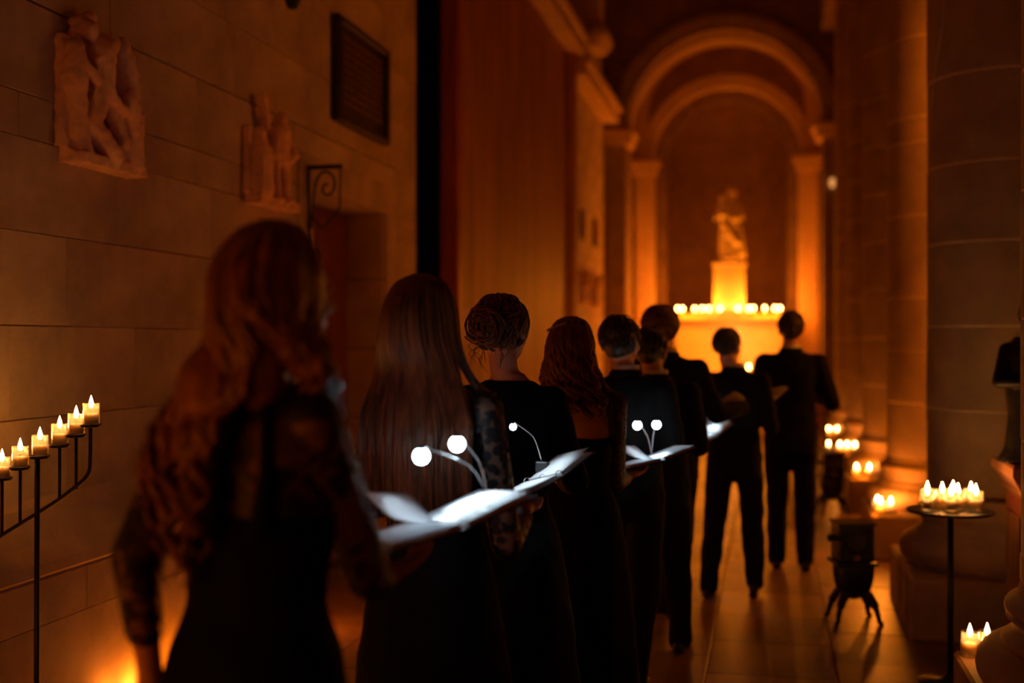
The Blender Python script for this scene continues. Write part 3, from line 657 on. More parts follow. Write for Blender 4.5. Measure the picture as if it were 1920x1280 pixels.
# cast iron stoves
def stove(px, py, label, sc=1):
    d = EYE*FPX/(py-640); p = wp(px, py, d); t = thing('iron_stove', label, 'stove', (p.x, p.y, .001), TH); t.scale = (sc, sc, sc)
    b = bmesh.new(); box(b, -.10, .095, -.08, .10, .335, .535); bevel(b, .012, 2); obj('fire_box', b, M['iron'], t)
    b = bmesh.new(); box(b, -.115, .11, -.095, .115, .315, .334); obj('rim', b, M['iron'], t)
    b = bmesh.new(); box(b, -.108, .103, -.088, .108, .536, .55); obj('lid', b, M['iron'], t)
    b = bmesh.new(); lathe(b, [(0, 0), (.062, 0), (.066, .004), (.062, .009), (.05, .006), (0, .006)], 28, cap=False)
    b.transform(Matrix.Translation((-.005, -.081, .455)) @ Matrix.Rotation(PI/2, 4, 'X')); g = obj('grille', b, M['iron'], t, True)
    b = bmesh.new()
    for rr, nn in ((.045, 12), (.028, 8), (.012, 4)):
        for k in range(nn):
            a = 2*PI*k/nn; bmesh.ops.create_icosphere(b, subdivisions=1, radius=.0055, matrix=Matrix.Translation((-.005+rr*math.cos(a), -.089, .455+rr*math.sin(a))))
    obj('rivets', b, M['metal'] if False else M['bronze'], t)
    b = bmesh.new(); box(b, -.155, -.101, -.05, -.02, .445, .485); bevel(b, .008, 1); obj('side_handle', b, M['iron'], t)
    b = bmesh.new(); box(b, -.02, .01, -.098, -.081, .345, .375); bevel(b, .004, 1); obj('latch', b, M['bronze'], t)
    B = Blob(); B.stack([(.312, 0, 0, .112, .105), (.27, 0, 0, .112, .105), (.22, 0, 0, .105, .10), (.17, 0, 0, .09, .085), (.14, 0, 0, .06, .06), (.12, 0, 0, .02, .02)], 32); B.make('belly', M['iron'], t, vox=.008, smooth=1)
    for sx in (-1, 1):
        for sy in (-1, 1):
            b = bmesh.new(); tube(b, crom([(sx*.05, sy*.05, .17), (sx*.085, sy*.075, .12), (sx*.105, sy*.09, .06), (sx*.115, sy*.10, .012), (sx*.13, sy*.11, .006)], 5), [.027]*4+[.024]*4+[.016]*4+[.014]*4+[.012]*5, 10)
            b.verts.ensure_lookup_table(); [setattr(v.co, 'z', max(v.co.z, 0)) for v in b.verts]; obj('leg', b, M['iron'], t, True)
    return t
stove(1600, 1163, 'small black cast iron stove on curved legs, nearer one on the aisle floor')
s2 = stove(1560, 962, 'small black cast iron stove on curved legs, farther one beyond the first')
p = s2.location; candle((p.x-.03, p.y, .5515), 'lit votive standing on top of the farther iron stove'); plight((p.x-.03, p.y-.0, .72), 1.0, .02)
# wooden chair by the far columns
ch = thing('wooden_chair', 'dark wooden chair half hidden beyond the farthest man beside the columns', 'chair', (.33, 11.9, 0), -.3)
for sx in (-1, 1):
    b = bmesh.new(); tube(b, [(sx*.19, -.18, 0), (sx*.19, -.18, .43)], [.018, .02], 8); obj('leg', b, M['blackwood'], ch)
    b = bmesh.new(); tube(b, [(sx*.19, .19, 0), (sx*.19, .19, .45), (sx*.19, .24, .92)], .018, 8); obj('leg', b, M['blackwood'], ch)
b = bmesh.new(); box(b, -.22, .22, -.21, .22, .431, .465); bevel(b, .01, 2); obj('seat', b, M['wood'], ch)
for z in (.62, .74, .86):
    b = bmesh.new(); y = .19+.05*(z-.45)/.47; box(b, -.19, .19, y-.008, y+.008, z-.03, z+.03); bevel(b, .005, 1); obj('back_slat', b, M['wood'], ch)
for sx in (-1, 1):
    b = bmesh.new(); tube(b, [(sx*.19, -.18, .2), (sx*.19, .19, .2)], .011, 6); obj('stretcher', b, M['blackwood'], ch)
# ================================================================ PEOPLE  (base figure 1.75 m, facing +Y)
FEM = [(1.50, 0, -.015, .052, .05), (1.45, 0, -.015, .10, .06), (1.40, 0, -.01, .145, .08), (1.32, 0, -.005, .148, .10), (1.22, 0, 0, .135, .098), (1.12, 0, -.005, .118, .085), (1.07, 0, -.005, .118, .084), (.98, 0, -.01, .15, .11), (.90, 0, -.015, .168, .12)]
MAL = [(1.50, 0, -.015, .062, .058), (1.46, 0, -.015, .12, .07), (1.41, 0, -.01, .175, .095), (1.32, 0, 0, .178, .115), (1.22, 0, 0, .162, .112), (1.10, 0, -.005, .145, .10), (1.0, 0, -.005, .152, .108), (.90, 0, -.015, .162, .118)]
def yb(z, T): # depth of the back surface
    zz = [r[0] for r in T][::-1]; dd = [r[4]-r[2] for r in T][::-1]; return float(np.interp(z, zz, dd))
def grow(T, g, z0=0, z1=9): return [(z, cx, cy, rx+g, ry+g) for z, cx, cy, rx, ry in T if z0 <= z <= z1]
def hand(B, W, d, n, side, curl=.35, k=1.0):
    d = Vector(d).normalized(); n = Vector(n); n = (n-d*n.dot(d)).normalized(); s = d.cross(n)
    Rm = Matrix((s, d, n)).transposed()
    B.cap(W, W+d*.03*k, .025*k, .024*k); B.ell(W+d*.058*k, (.040*k, .052*k, .017*k), Rm)
    for off, L, r in ((-.030, .060, .0085), (-.010, .074, .0092), (.011, .078, .0095), (.031, .070, .009)):
        p = W+d*.095*k+s*off*side*k; a = curl*.5; B.cap(p-d*.03*k, p, r*1.1*k, r*1.05*k)
        for j in range(3):
            q = p+(d*math.cos(a)+n*math.sin(a)+s*off*side*1.2)*L*k*(.45, .32, .25)[j]; B.cap(p, q, r*k*(1-.08*j), r*k*(1-.08*(j+1))); p = q; a += curl
    p = W+d*.03*k+s*.030*side*k; q = p+(d*.55+s*.7*side+n*.25).normalized()*.045*k; r_ = q+(d*.85+s*.25*side+n*.3).normalized()*.035*k
    B.cap(p, q, .014*k, .0115*k, ); B.cap(q, r_, .0115*k, .0095*k)
class Person:
    def __init__(s, px, d, H, yaw, label, fem, tx=None, headoff=(0, 0), hyaw=0, htilt=0, group=None):
        p = wp(px, 640, d); s.o = Vector((p.x, p.y, 0)); s.yaw = yaw; s.k = H/1.75; s.fem = fem; s.T = FEM if fem else MAL
        s.root = thing('person', label, 'person', s.o, yaw); s.root.scale = (s.k,)*3
        s.ho = Vector((headoff[0], headoff[1], 0)); s.R = Matrix.Rotation(hyaw, 3, 'Z') @ Matrix.Rotation(-htilt, 3, 'X')
        s.skinset = None
    def loc(s, px, py, d): return (Matrix.Rotation(-s.yaw, 3, 'Z') @ (wp(px, py, d)-s.o))/s.k
    def W(s, v): return s.o+(Matrix.Rotation(s.yaw, 3, 'Z') @ (Vector(v)*s.k))
    def hp(s, v):
        pv = Vector((0, -.01, 1.52)); return pv+s.R @ (Vector(v)-pv)+s.ho
    def body(s, arms, legs=None, stance=((-.09, .02), (.09, -.02)), hands=(None, None)):
        f = s.fem; hp = s.hp; B = Blob(); R_ = s.R
        B.ell(hp((0, -.008, 1.655)), (.075, .096, .095), R_, 24); B.ell(hp((0, .03, 1.615)), (.062, .066, .088), R_, 24)
        B.cap(hp((0, .045, 1.565)), hp((0, .062, 1.553)), .042 if f else .047, .028 if f else .032)
        B.cap(hp((0, .092, 1.650)), hp((0, .112, 1.612)), .009, .0135); B.ell(hp((0, .092, 1.580)), (.023, .012, .009), R_)
        B.ell(hp((0, .080, 1.668)), (.048, .016, .010), R_)
        for sx in (-1, 1): B.ell(hp((sx*.076, -.004, 1.628)), (.012, .021, .031), R_); B.ell(hp((sx*.036, .062, 1.612)), (.024, .024, .026), R_)
        B.cap((0, -.022, 1.42), hp((0, -.010, 1.57)), .05 if f else .058, .047 if f else .056)
        B.stack(grow(s.T, -.004)); sh = .150 if f else .178; ar = .9 if f else 1.05
        s.arms = arms; s.sh = [Vector((-sh, -.01, 1.405)), Vector((sh, -.01, 1.405))]
        for i, (e, wr) in enumerate(arms):
            e = Vector(e); wr = Vector(wr); B.cap((s.sh[i].x*.6, -.01, 1.40), s.sh[i], .05*ar, .048*ar); B.chain([s.sh[i], e, wr], [.046*ar, .036*ar, .025*ar])
            hd = hands[i] or ((wr-e), (0, 0, 1), .3)
            hand(B, wr, hd[0], hd[1], (1, -1)[i] if False else (1 if i == 0 else -1), hd[2], .93 if f else 1.02)
        s.legs = legs or [((-.09, .0, .90), (-.10, .03, .49), (-.10, stance[0][1], .09)), ((.09, 0, .90), (.10, .0, .49), (.10, stance[1][1], .09))]
        for hpt, kn, an in s.legs:
            B.chain([hpt, kn, an], [.085, .055, .036]); B.cap(an, Vector(an)+Vector((0, .11, -.05)), .034, .026)
        B.make('body', M['skin'], s.root, vox=.0068, smooth=2)
        for sx in (-1, 1):
            b = bmesh.new(); bmesh.ops.create_uvsphere(b, u_segments=12, v_segments=8, radius=.0135, matrix=Matrix.Translation(hp((sx*.033, .073, 1.640)))); obj('eye', b, M['eye'], s.root, True)
    def sleeves(s, B, g=.012, end=.93, start=0, only=None):
        ar = .9 if s.fem else 1.08
        for i, (e, wr) in enumerate(s.arms):
            if only is not None and i != only: continue
            e = Vector(e); wr = Vector(wr); w2 = e.lerp(wr, end)
            B.cap((s.sh[i].x*.6, -.01, 1.40), s.sh[i], .05*ar+g, .049*ar+g); B.chain([s.sh[i], s.sh[i].lerp(e, .5), e, w2], [.048*ar+g, .043*ar+g, .038*ar+g, .029*ar+g*1.1])
    def shoes(s):
        for hpt, kn, an in s.legs:
            an = Vector(an); B = Blob(); lift = an.z > .13; dz = -.075
            if lift:
                B.cap(an+Vector((0, -.02, -.045)), an+Vector((0, .14, -.105)), .036, .036); B.cap(an+Vector((0, .10, -.10)), an+Vector((0, .17, -.115)), .038, .03)
            else:
                B.cap(an+Vector((0, -.03, -.05)), an+Vector((0, .13, -.056)), .038, .036); B.cap(an+Vector((0, .10, -.055)), an+Vector((0, .19, -.062)), .04, .027); B.box(an.x-.03, an.x+.03, an.y-.065, an.y-.01, .002, .03); B.cap(an, an+Vector((0, 0, -.04)), .04, .04)
            B.make('shoe', M['leather'], s.root, vox=.009, smooth=1)
    def trousers(s, m='suit'):
        B = Blob(); B.stack(grow([r for r in s.T if r[0] < 1.05], .012))
        for hpt, kn, an in s.legs:
            an = Vector(an); B.chain([hpt, kn, an+Vector((0, -.005, -.02))], [.098, .077, .062])
        B.make('trousers', M[m], s.root, vox=.011, smooth=2, nz=.012, nzs=9)
    def jacket(s, m='suit', hem=.80, open_=.0):
        B = Blob(); T = grow(s.T, .018, 0, 1.47); T = [(1.485, 0, -.02, .075, .066)]+T+[(hem, 0, -.015, .183, .138)]
        B.stack(T); s.sleeves(B, .014, .95); B.make('jacket', M[m], s.root, vox=.011, smooth=2, nz=.008, nzs=11)
        b = Blob(); b.stack([(1.508, 0, -.02, .072, .068), (1.49, 0, -.02, .078, .073), (1.46, 0, -.018, .092, .082)]); b.make('jacket_collar', M[m], s.root, vox=.008, smooth=1)
    def collar(s):
        b = bmesh.new(); lathe(b, [(.062, 1.48), (.064, 1.528), (.061, 1.529), (.059, 1.48)], 28, c=(0, 0, 0), cap=False)
        b.transform(Matrix.Translation((0, -.018, 0))); obj('shirt_collar', b, M['paper'], s.root, True)
    def dress(s, top=1.45, bottom=.02, hemr=.27, m='black', sl=None, lace_=None, neck=True):
        B = Blob(); T = grow(s.T, .014, 0, top)
        if neck and top > 1.44: T = [(1.475, 0, -.018, .085, .065)]+T
        elif top < 1.44: T = [(top, 0, -.003, float(np.interp(top, [r[0] for r in s.T][::-1], [r[3] for r in s.T][::-1]))+.014, float(np.interp(top, [r[0] for r in s.T][::-1], [r[4] for r in s.T][::-1]))+.014)]+T
        sk = [(.75, 0, -.01, .205, .165), (.5, 0, 0, .225, .20), (.25, 0, .0, .25, .225), (bottom, 0, 0, hemr, hemr*.9)]
        B.stack(T, 48)
        B.stack([(.96, 0, -.01, .166, .125), (.88, 0, -.013, .185, .136)]+sk, 64, fold=.045, nf=9, ph=s.o.x*9)
        if sl: s.sleeves(B, .012, sl)
        B.make('dress', M[m], s.root, vox=.012, smooth=2, nz=.006, nzs=12)
        if lace_:
            mm, end, lo = lace_; B = Blob(); T = [(1.47, 0, -.018, .080, .062)]+grow(s.T, .008, lo, 1.45); B.stack(T, 40); s.sleeves(B, .009, end)
            B.make('lace_top', M[mm], s.root, vox=.008, smooth=2)
    def cap_hair(s, m, name='hair', low=1.60, puff=0, nz=.005, tufts=140, tl=.05, back=-.022, amp=.004, r0=.0045):
        B = Blob(); hp = s.hp
        B.ell(hp((0, back, 1.668)), (.084+puff, .100+puff*.6, .094+puff*.7), s.R, 28); B.ell(hp((0, back-.02, low+.03)), (.072+puff*.8, .078+puff*.6, .075), s.R, 24)
        h = B.make(name, M[m], s.root, vox=.009, smooth=2, nz=nz, nzs=38)
        P = []; Rr = []
        for k in range(tufts):
            ph = random.uniform(-2.2, 2.2); el = random.uniform(-.6, 1.45); c = Vector((0, back, 1.665))
            pts = []
            for j in range(7):
                e = el-j/6*tl/.1; a = ph+random.uniform(-.02, .02)+amp*20*math.sin(j+k)
                r = 1.0+.05*math.sin(j/6*PI)+puff*6*.4; pts.append(s.hp(c+Vector((math.sin(a)*math.cos(e)*(.086+puff), -math.cos(a)*math.cos(e)*(.102+puff*.6), math.sin(e)*(.096+puff*.7)))*1.0*r))
            P.append(pts); Rr.append(random.uniform(.7, 1.3)*r0)
        tubes_mesh('hair_strands', P, Rr, M[m], h, 5, .6)
        return h
    def long_hair(s, m, n, zend, vol=1.0, wave=.012, lam=.11, shift=0.0, spread=1.0, front=True, r0=.0065, zfront=1.38, mass=(0, 1.30, .10, .16), start=.3, clumps=60, ften=1.35):
        hp = s.hp; B = Blob()
        B.ell(hp((0, -.022, 1.668)), (.086, .101, .095), s.R, 28); B.ell(hp((0, -.045, 1.60)), (.082*vol, .07, .10), s.R, 24); B.ell((s.ho.x*.6, -.052, 1.50), (.088*vol, .058, .10))
        if mass:
            mx, mz, mw, mh = mass; B.ell((mx, -(yb(mz, s.T)+.022), mz), (mw, .022, mh)); B.ell((mx*.5, -(yb(1.42, s.T)+.025), 1.42), (mw*1.05, .035, .12))
        h = B.make('hair', M[m], s.root, vox=.009, smooth=2, nz=.004, nzs=30)
        P = []; Rr = []
        CL = [(-2.05+4.1*(q_+random.random())/clumps, random.uniform(0, 6.28), random.uniform(.75, 1.3), random.uniform(-.05, .05), random.uniform(0, .02)) for q_ in range(clumps)]
        for k in range(n):
            cl = CL[k % clumps]; a = cl[0]+random.gauss(0, .035); si, co = math.sin(a), -math.cos(a); v = 1+random.uniform(-.03, .05)+cl[4]*3
            frontal = (abs(a) > 1.35 or a > ften) and front
            if abs(a) > 1.35 and not front: a *= .6; si, co = math.sin(a), -math.cos(a)
            c = [hp((si*.012+random.uniform(-.01, .01), co*.02-.01, 1.767)), hp((si*.062*v, co*.066-.015, 1.742)), hp((si*.088*v, co*.100*v-.018, 1.675)), hp((si*.098*vol*v, co*.098*v-.022, 1.59))]
            if frontal:
                c += [Vector((si*.125*vol*v, co*.03-.0, 1.50))+s.ho, Vector((si*.135*vol, .04+random.uniform(-.02, .03), 1.44)), Vector((si*.13*vol+shift*.2, .075+random.uniform(-.02, .03), zfront+random.uniform(-.04, .05)))]
            else:
                ze = zend(a)+cl[3]+random.uniform(-.02, .02); x = si*.155*vol*spread+shift*.35
                c += [Vector((si*.115*vol*v, co*.06-.05, 1.50))+s.ho*.6]
                for j in range(1, 5):
                    z = 1.45+(ze-1.45)*j/4; xx = x*(1+.0*j)+shift*(.35+.65*j/4)*(1-.3*abs(si))
                    c.append(Vector((xx, -(yb(z, s.T)*(1-.25*min(1, abs(xx)/.16)**2)+.024+cl[4]+random.uniform(0, .008)), z)))
            pts = crom(c, 6); N = len(pts); L = 0; phs = cl[1]+random.uniform(-.35, .35); last = pts[0]; out = []
            for i, p in enumerate(pts):
                L += (p-last).length; last = p; f = max(0, min(1, (i/N-start)/.35)); w_ = wave*f*cl[2]
                out.append(p+Vector((math.cos(a)*w_*math.sin(2*PI*L/(lam*(.85+.3*cl[2]-.2))+phs)+.0, math.sin(a)*w_*math.sin(2*PI*L/(lam*(.85+.3*cl[2]-.2))+phs)-abs(w_)*.5*(1+math.cos(2*PI*L/(lam*(.85+.3*cl[2]-.2))+phs)), 0)))
            P.append(out); Rr.append(random.uniform(.6, 1.4)*r0)
        tubes_mesh('hair_strands', P, Rr, M[m], h, 5, .55); return h
YW = math.radians
def armpair(lw, rw, le=None, re=None, k=0):
    return [(le or (-.235, -.03, 1.13), lw), (re or (.235, -.03, 1.13), rw)]
HOLD = [((-.235, -.02, 1.13), (-.15, .21, 1.14)), ((.235, -.02, 1.13), (.15, .21, 1.14))]
HH = ((( .25, 1, 0), (0, 0, 1), .25), ((-.25, 1, 0), (0, 0, 1), .25))
# --- music folders and clip lights
def folder(c, xa, ya, label, hw=.225, hh=.155, curl=None):
    xa = Vector(xa).normalized(); ya = Vector(ya); ya = (ya-xa*ya.dot(xa)).normalized(); za = xa.cross(ya)
    R_ = Matrix((xa, ya, za)).transposed().to_4x4(); t = thing('music_folder', label, 'music folder'); t.matrix_world = Matrix.Translation(Vector(c)) @ R_
    for sx in (-1, 1):
        rot = Matrix.Rotation(-sx*.06, 4, 'Y')
        b = bmesh.new(); x0, x1 = (.004, hw) if sx > 0 else (-hw, -.004); box(b, x0, x1, -hh, hh, -.004, 0, rot); bevel(b, .0015, 1); obj('cover', b, M['folder'], t)
        for q in range(3):
            b = bmesh.new(); m = .012+.004*q; x0, x1 = (.008, hw-m) if sx > 0 else (-hw+m, -.008); z = .0006+q*.0032
            box(b, x0, x1, -hh+.008+.003*q, hh-.008, z, z+.003, rot); obj('page_stack', b, M['paper'], t)
        # lifted curved leaf
        hgt = (curl or {}).get(sx, .25); b = bmesh.new(); G = []
        for i in range(11):
            u = i/10; a = .06+hgt*math.sin(u*1.5); xx = sx*(.01+(hw-.02)*u*math.cos(a)); zz = .011+(hw-.02)*u*math.sin(a)*(1-.25*u)
            G.append([b.verts.new((xx, y, zz+.004*y)) for y in (-hh+.012, 0, hh-.012)])
        for g0, g1 in zip(G, G[1:]):
            for j in range(2): b.faces.new((g0[j], g0[j+1], g1[j+1], g1[j]))
        bmesh.ops.solidify(b, geom=list(b.faces), thickness=.0006); obj('page', b, M['paper'], t, True)
    b = bmesh.new()
    for y in (-.10, 0, .10): ring_pts = [(.012*math.cos(a*PI/6), y, .006+.012*math.sin(a*PI/6)) for a in range(0, 7)]; tube(b, ring_pts, .0012, 6)
    o = obj('ring_binding', b, M['metal'], t); o['kind'] = 'stuff'
    return t
def booklight(clip, heads, label, e=3.5, target=None, r=.013):
    clip = Vector(clip); t = thing('book_light', label, 'reading light', clip)
    b = bmesh.new(); box(b, -.018, .018, -.012, .012, -.02, .012); bevel(b, .004, 2); obj('clip', b, M['clip'], t)
    tg = target if isinstance(target, list) else [target]*len(heads)
    for h, target in zip(heads, tg):
        h = Vector(h)-clip; mid = h*.45+Vector((0, 0, .03))
        b = bmesh.new(); tube(b, crom([(0, 0, .01), mid*.5+Vector((0, 0, .03)), mid+Vector((0, 0, .015)), h+Vector((0, 0, r+.005))], 6), .0016, 8); obj('gooseneck', b, M['metal'], t, True)
        b = bmesh.new(); lathe(b, [(0, r+.006), (r*.35, r+.004), (r*.5, r*.9), (r*.5, r*.8), (0, r*.8)], 18, cap=False); b.transform(Matrix.Translation(h)); hd = obj('lamp_head', b, M['clip'], t, True)
        b = bmesh.new(); bmesh.ops.create_uvsphere(b, u_segments=20, v_segments=14, radius=r); b.transform(Matrix.Translation(h)); obj('lens', b, M['ledl'], hd, True)
        plight(h+clip+Vector((0, 0, -r-.006)), e*.035, .008, (.66, .86, 1.0), 'book_light_glow')
        slight(h+clip+Vector((0, 0, -r-.005)), target if target else clip-FW*.12, e*1.3, 1.5)
    return t
# P1 ----------------------------------------------------------------
YQ = -10.6
A = Person(486, 2.10, 1.752, YW(-22), 'woman nearest the camera in black lace with long wavy auburn hair down her back', True, headoff=(.05, .0), hyaw=YW(-10))
eR = A.loc(694, 1085, 2.13); wR = A.loc(715, 1085, 2.28); eL = A.loc(252, 1040, 2.06); wL = A.loc(282, 1262, 2.12)
A.body([(eL, wL), (eR, wR)], hands=(((.02, .03, -1), (1, 0, 0), .3), ((.1, 1, .25), (-.3, 0, 1), .5)))
A.T = [(z, cx, cy, rx*(1.10 if z < 1.3 else 1), ry) for z, cx, cy, rx, ry in FEM]
A.dress(top=1.24, hemr=.30, lace_=('lace1', .62, 1.15)); A.shoes()
b = Blob(); b.stack([(1.535, 0, -.016, .062, .060), (1.495, 0, -.016, .068, .064), (1.475, 0, -.018, .084, .068), (1.455, 0, -.018, .096, .072)]); b.chain([(.055, -.09, 1.44), (.04, -.13, 1.34), (.02, -.128, 1.22)], [.014, .016, .02]); b.chain([(.10, -.075, 1.43), (.13, -.10, 1.32), (.12, -.11, 1.22)], [.012, .016, .02]); b.make('neck_band', M['black'], A.root, vox=.007, smooth=1)
A.long_hair('h_auburn', 380, lambda a: 1.15+.10*max(0, math.sin(a)), vol=1.0, wave=.017, lam=.10, shift=-.05, spread=.78, r0=.0058, mass=(-.05, 1.36, .07, .10), clumps=46, ften=.6)
folder(wp(826, 985, 2.46), wp(968, 930, 2.56)-wp(705, 1030, 2.36), FW+Vector((0, 0, .05)), 'open music folder with glowing pages held by the nearest woman', hw=.185, hh=.115, curl={-1: .85, 1: .04})
booklight(wp(915, 935, 2.63), [wp(790, 855, 2.50), wp(857, 832, 2.58)], 'twin headed clip light on the folder of the nearest woman, its left lamp the brightest', 4.0, target=[wp(775, 1000, 2.42), wp(900, 955, 2.52)], r=.018)
# P2
A = Person(815, 3.0, 1.71, YW(YQ), 'second woman in the line with very long straight brown hair and spotted lace sleeves', True, headoff=(-.035, 0))
A.body([((-.235, -.02, 1.13), (-.12, .22, 1.13)), (A.loc(950, 1020, 3.0), A.loc(985, 955, 3.18))], hands=HH)
A.dress(top=1.36, hemr=.28, lace_=('lace2', .75, 1.28)); A.shoes()
A.long_hair('h_brown', 640, lambda a: 1.10+.10*abs(math.sin(a)), vol=1.05, wave=.0025, lam=.3, shift=0, r0=.0045, mass=None, zfront=1.40, clumps=200)
folder(wp(1020, 900, 3.30), wp(1080, 860, 3.36)-wp(970, 930, 3.25), FW+Vector((0, 0, .03)), 'open music folder with white pages just right of the second woman, lamp above', hw=.14, hh=.11, curl={-1: .04, 1: .12})
booklight(wp(1016, 872, 3.40), [wp(962, 800, 3.28)], 'slim single clip light leaning left over the second open folder', 2.4, target=wp(1020, 900, 3.30), r=.010)
# P3
A = Person(958, 3.68, 1.69, YW(YQ), 'third singer, woman with pinned up brown hair and plain black long sleeves', True, headoff=(-.03, 0))
A.body([((-.235, -.02, 1.13), (-.12, .22, 1.13)), (A.loc(1080, 900, 3.7), A.loc(1062, 905, 3.95))], hands=HH)
A.dress(top=1.45, hemr=.27, sl=.93); A.shoes()
h = A.cap_hair('h_mix', 'hair', low=1.625, puff=.004, tufts=120, tl=.06)
P = []; Rr = []; bc = Vector((-.01, -.112, 1.655))
B = Blob(); B.ell(A.hp(bc), (.06, .04, .062)); bun = B.make('hair_bun', M['h_mix'], A.root, vox=.008, smooth=1, nz=.006, nzs=45)
for k in range(70):
    a0 = random.uniform(0, 6.28); r1 = random.uniform(.02, .066); ln = random.uniform(1.2, 3.2); dx = random.uniform(-.012, .012); pts = []
    for j in range(12):
        a = a0+ln*j/11; rr = r1*(1-.2*j/11); pts.append(A.hp(bc+Vector((rr*math.cos(a)+dx, -.012-.032*(1-(rr/.07)**2)-.006*math.sin(j*1.3+k), rr*1.05*math.sin(a)))))
    P.append(pts); Rr.append(random.uniform(.003, .0062))
for k in range(70):
    a = random.uniform(-2.0, 2.0); e = random.uniform(.1, 1.4); p0 = Vector((math.sin(a)*.09*math.cos(e), -.02-math.cos(a)*.10*math.cos(e), 1.665+.1*math.sin(e))); q = bc+Vector((random.uniform(-.04, .04), -.02, random.uniform(-.04, .045)))
    m_ = (p0+q)/2; out_ = (m_-Vector((0, -.01, 1.66))).normalized()*.112; m_ = Vector((0, -.015, 1.66))+out_
    P.append(crom([A.hp(p0), A.hp(m_), A.hp(q)], 5)); Rr.append(random.uniform(.003, .005))
for k in range(14):
    a = random.uniform(-1.6, 1.6); z = random.uniform(1.56, 1.62); p0 = Vector((math.sin(a)*.06, -.05-math.cos(a)*.04, z)); P.append(crom([A.hp(p0), A.hp(p0+Vector((random.uniform(-.03, .03), -.025, -.02))), A.hp(p0+Vector((random.uniform(-.04, .04), -.02, -.06)))], 5)); Rr.append(.0012)
tubes_mesh('hair_strands', P, Rr, M['h_mix'], bun, 5, .7)
# P4
A = Person(1088, 4.4, 1.63, YW(YQ), 'fourth singer, woman with half up curly hair, a small clip and a bare upper back', True, headoff=(-.035, 0))
A.body([((-.235, -.02, 1.13), (-.12, .22, 1.16)), (A.loc(1152, 905, 4.42), A.loc(1172, 893, 4.62))], hands=(HH[0], ((.35, 1, .15), (0, 0, 1), .5)))
A.dress(top=1.27, hemr=.28); A.shoes()
B = Blob(); A.sleeves(B, .011, .9); B.make('lace_sleeves', M['lace4'], A.root, vox=.0085, smooth=1)
A.long_hair('h_red', 260, lambda a: 1.41-.03*math.cos(a), vol=1.0, wave=.017, lam=.08, shift=.03, spread=.8, r0=.006, mass=None, zfront=1.42, front=True, clumps=34, start=.2)
b = bmesh.new()
for k in range(9):
    p = A.hp((-.066+k*.0095, -.075-.012*math.sin(k*.35)-.018*k/9, 1.702+.003*k)); bmesh.ops.create_icosphere(b, subdivisions=1, radius=.0065, matrix=Matrix.Translation(p+(p-A.hp((0, -.02, 1.66))).normalized()*.018))
o = obj('hair_clip', b, M['metal'], A.root); o['kind'] = 'stuff'
folder(wp(1225, 862, 4.72), wp(1290, 838, 4.76)-wp(1160, 878, 4.68), FW+Vector((0, 0, -.03)), 'open music folder under two bright lamps, held by the curly haired woman', hw=.16, hh=.12, curl={-1: .8, 1: .03})
booklight(wp(1222, 858, 4.83), [wp(1195, 797, 4.74), wp(1231, 796, 4.76)], 'clip light with two equally bright lamps side by side, on the curly haired woman\'s folder', 3.0, target=wp(1215, 866, 4.7), r=.019)
# men
step = lambda a, b_, la=.09, lb=.09: [((-.09, 0, .90), (-.095, a*.5+.04, .49), (-.095, a, la)), ((.09, 0, .90), (.095, b_*.35+.03, .49), (.095, b_, lb))]
def man(px, d, H, label, hair, ho=(-.03, 0), legs=None, hyaw=0, puff=0, tufts=150, tl=.05, arms=None, hands=HH, low=1.60, col=True, yaw=YQ, nz=.005, amp=.004, htilt=0):
    A = Person(px, d, H, YW(yaw), label, False, headoff=ho, hyaw=YW(hyaw), htilt=htilt)
    A.body(arms or HOLD, legs=legs, hands=hands); A.trousers(); A.jacket(); A.shoes()
    if col: A.collar()
    A.cap_hair(hair, 'hair', low=low, puff=puff, tufts=tufts, tl=tl, nz=nz, amp=amp); return A
P5 = man(1176, 5.08, 1.655, 'fifth singer, dark short haired man behind the two bright lamps', 'h_dark', legs=step(.12, -.22, .09, .12), puff=.004, hyaw=-14)
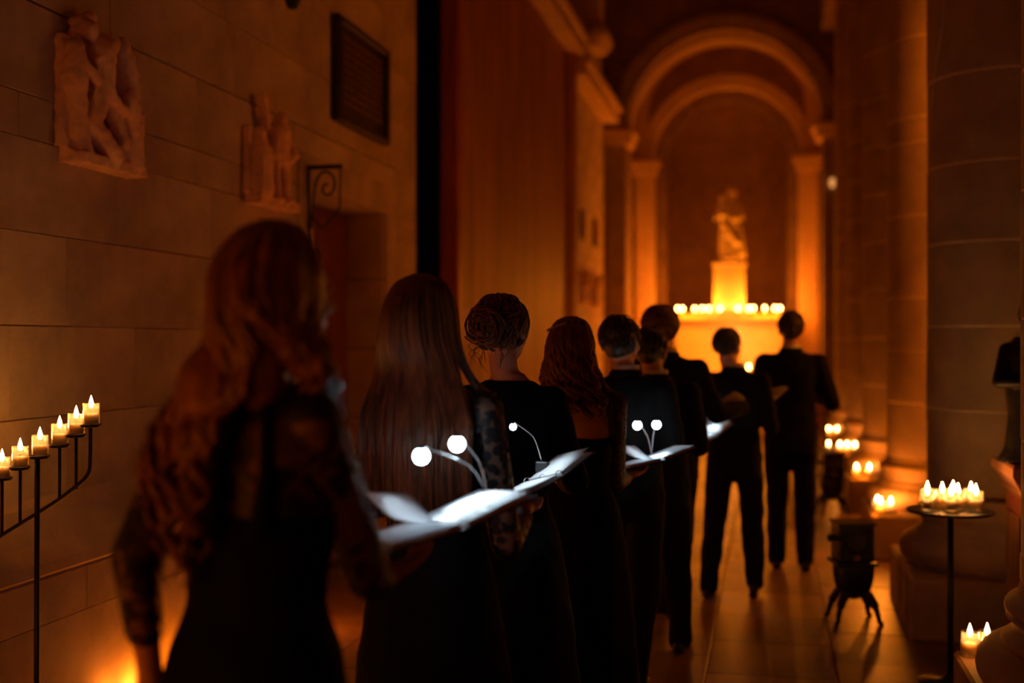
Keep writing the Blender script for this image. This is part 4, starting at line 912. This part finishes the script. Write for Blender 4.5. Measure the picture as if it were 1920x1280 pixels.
P6 = man(1232, 5.62, 1.615, 'sixth singer, shorter brown haired person partly behind the fifth', 'h_dark', legs=step(-.2, .12, .12, .09), hyaw=-8)
P7 = man(1250, 6.3, 1.735, 'seventh singer, tall man with fluffy reddish hair over a black jacket', 'h_red', legs=step(.2, -.32, .09, .20), arms=[HOLD[0], ((.27, .04, 1.16), (.37, .25, 1.19))], puff=.012, tufts=260, tl=.09, nz=.008, amp=.008, hyaw=-6)
P8 = man(1377, 6.9, 1.625, 'eighth singer, short man with cropped hair, walking with one heel raised', 'h_grey', legs=[((-.09, 0, .90), (-.13, .0, .49), (-.16, -.06, .09)), ((.09, 0, .90), (.10, .10, .50), (.12, .06, .12))], hyaw=-14, arms=[((-.24, -.03, 1.13), (-.12, .2, 1.10)), ((.245, -.05, 1.12), (.20, .21, 1.13))], hands=HH, low=1.615, ho=(-.045, 0))
P9 = man(1483, 7.75, 1.75, 'last singer at the far end, tall man in a black suit with bent elbows', 'h_dark', legs=step(.03, -.03), ho=(0, 0), arms=[((-.245, -.03, 1.12), (-.17, .2, 1.12)), ((.275, -.03, 1.13), (.20, .2, 1.16))], yaw=-2, tufts=120, tl=.03)
folder(wp(1330, 812, 6.60), wp(1368, 790, 6.65)-wp(1306, 832, 6.55), FW+Vector((0, 0, .22)), 'open music folder with pale pages in front of the seventh singer', hw=.125, hh=.10, curl={-1: .1, 1: .2})
booklight(wp(1328, 801, 6.70), [wp(1322, 765, 6.60)], 'small single clip light on the folder of the seventh singer', 1.6, target=wp(1332, 812, 6.6), r=.020)
folder(wp(1366, 755, 6.60), wp(1396, 740, 6.63)-wp(1338, 768, 6.57), FW+Vector((0, 0, .5)), 'dim reddish music folder raised behind the eighth singer\'s back', hw=.095, hh=.06, curl={-1: .1, 1: .1})
folder(wp(1447, 744, 7.22), wp(1468, 727, 7.26)-wp(1428, 760, 7.18), FW+Vector((0, 0, .12)), 'narrow pale music folder between the eighth singer and the last man', hw=.095, hh=.09, curl={-1: .06, 1: .06})
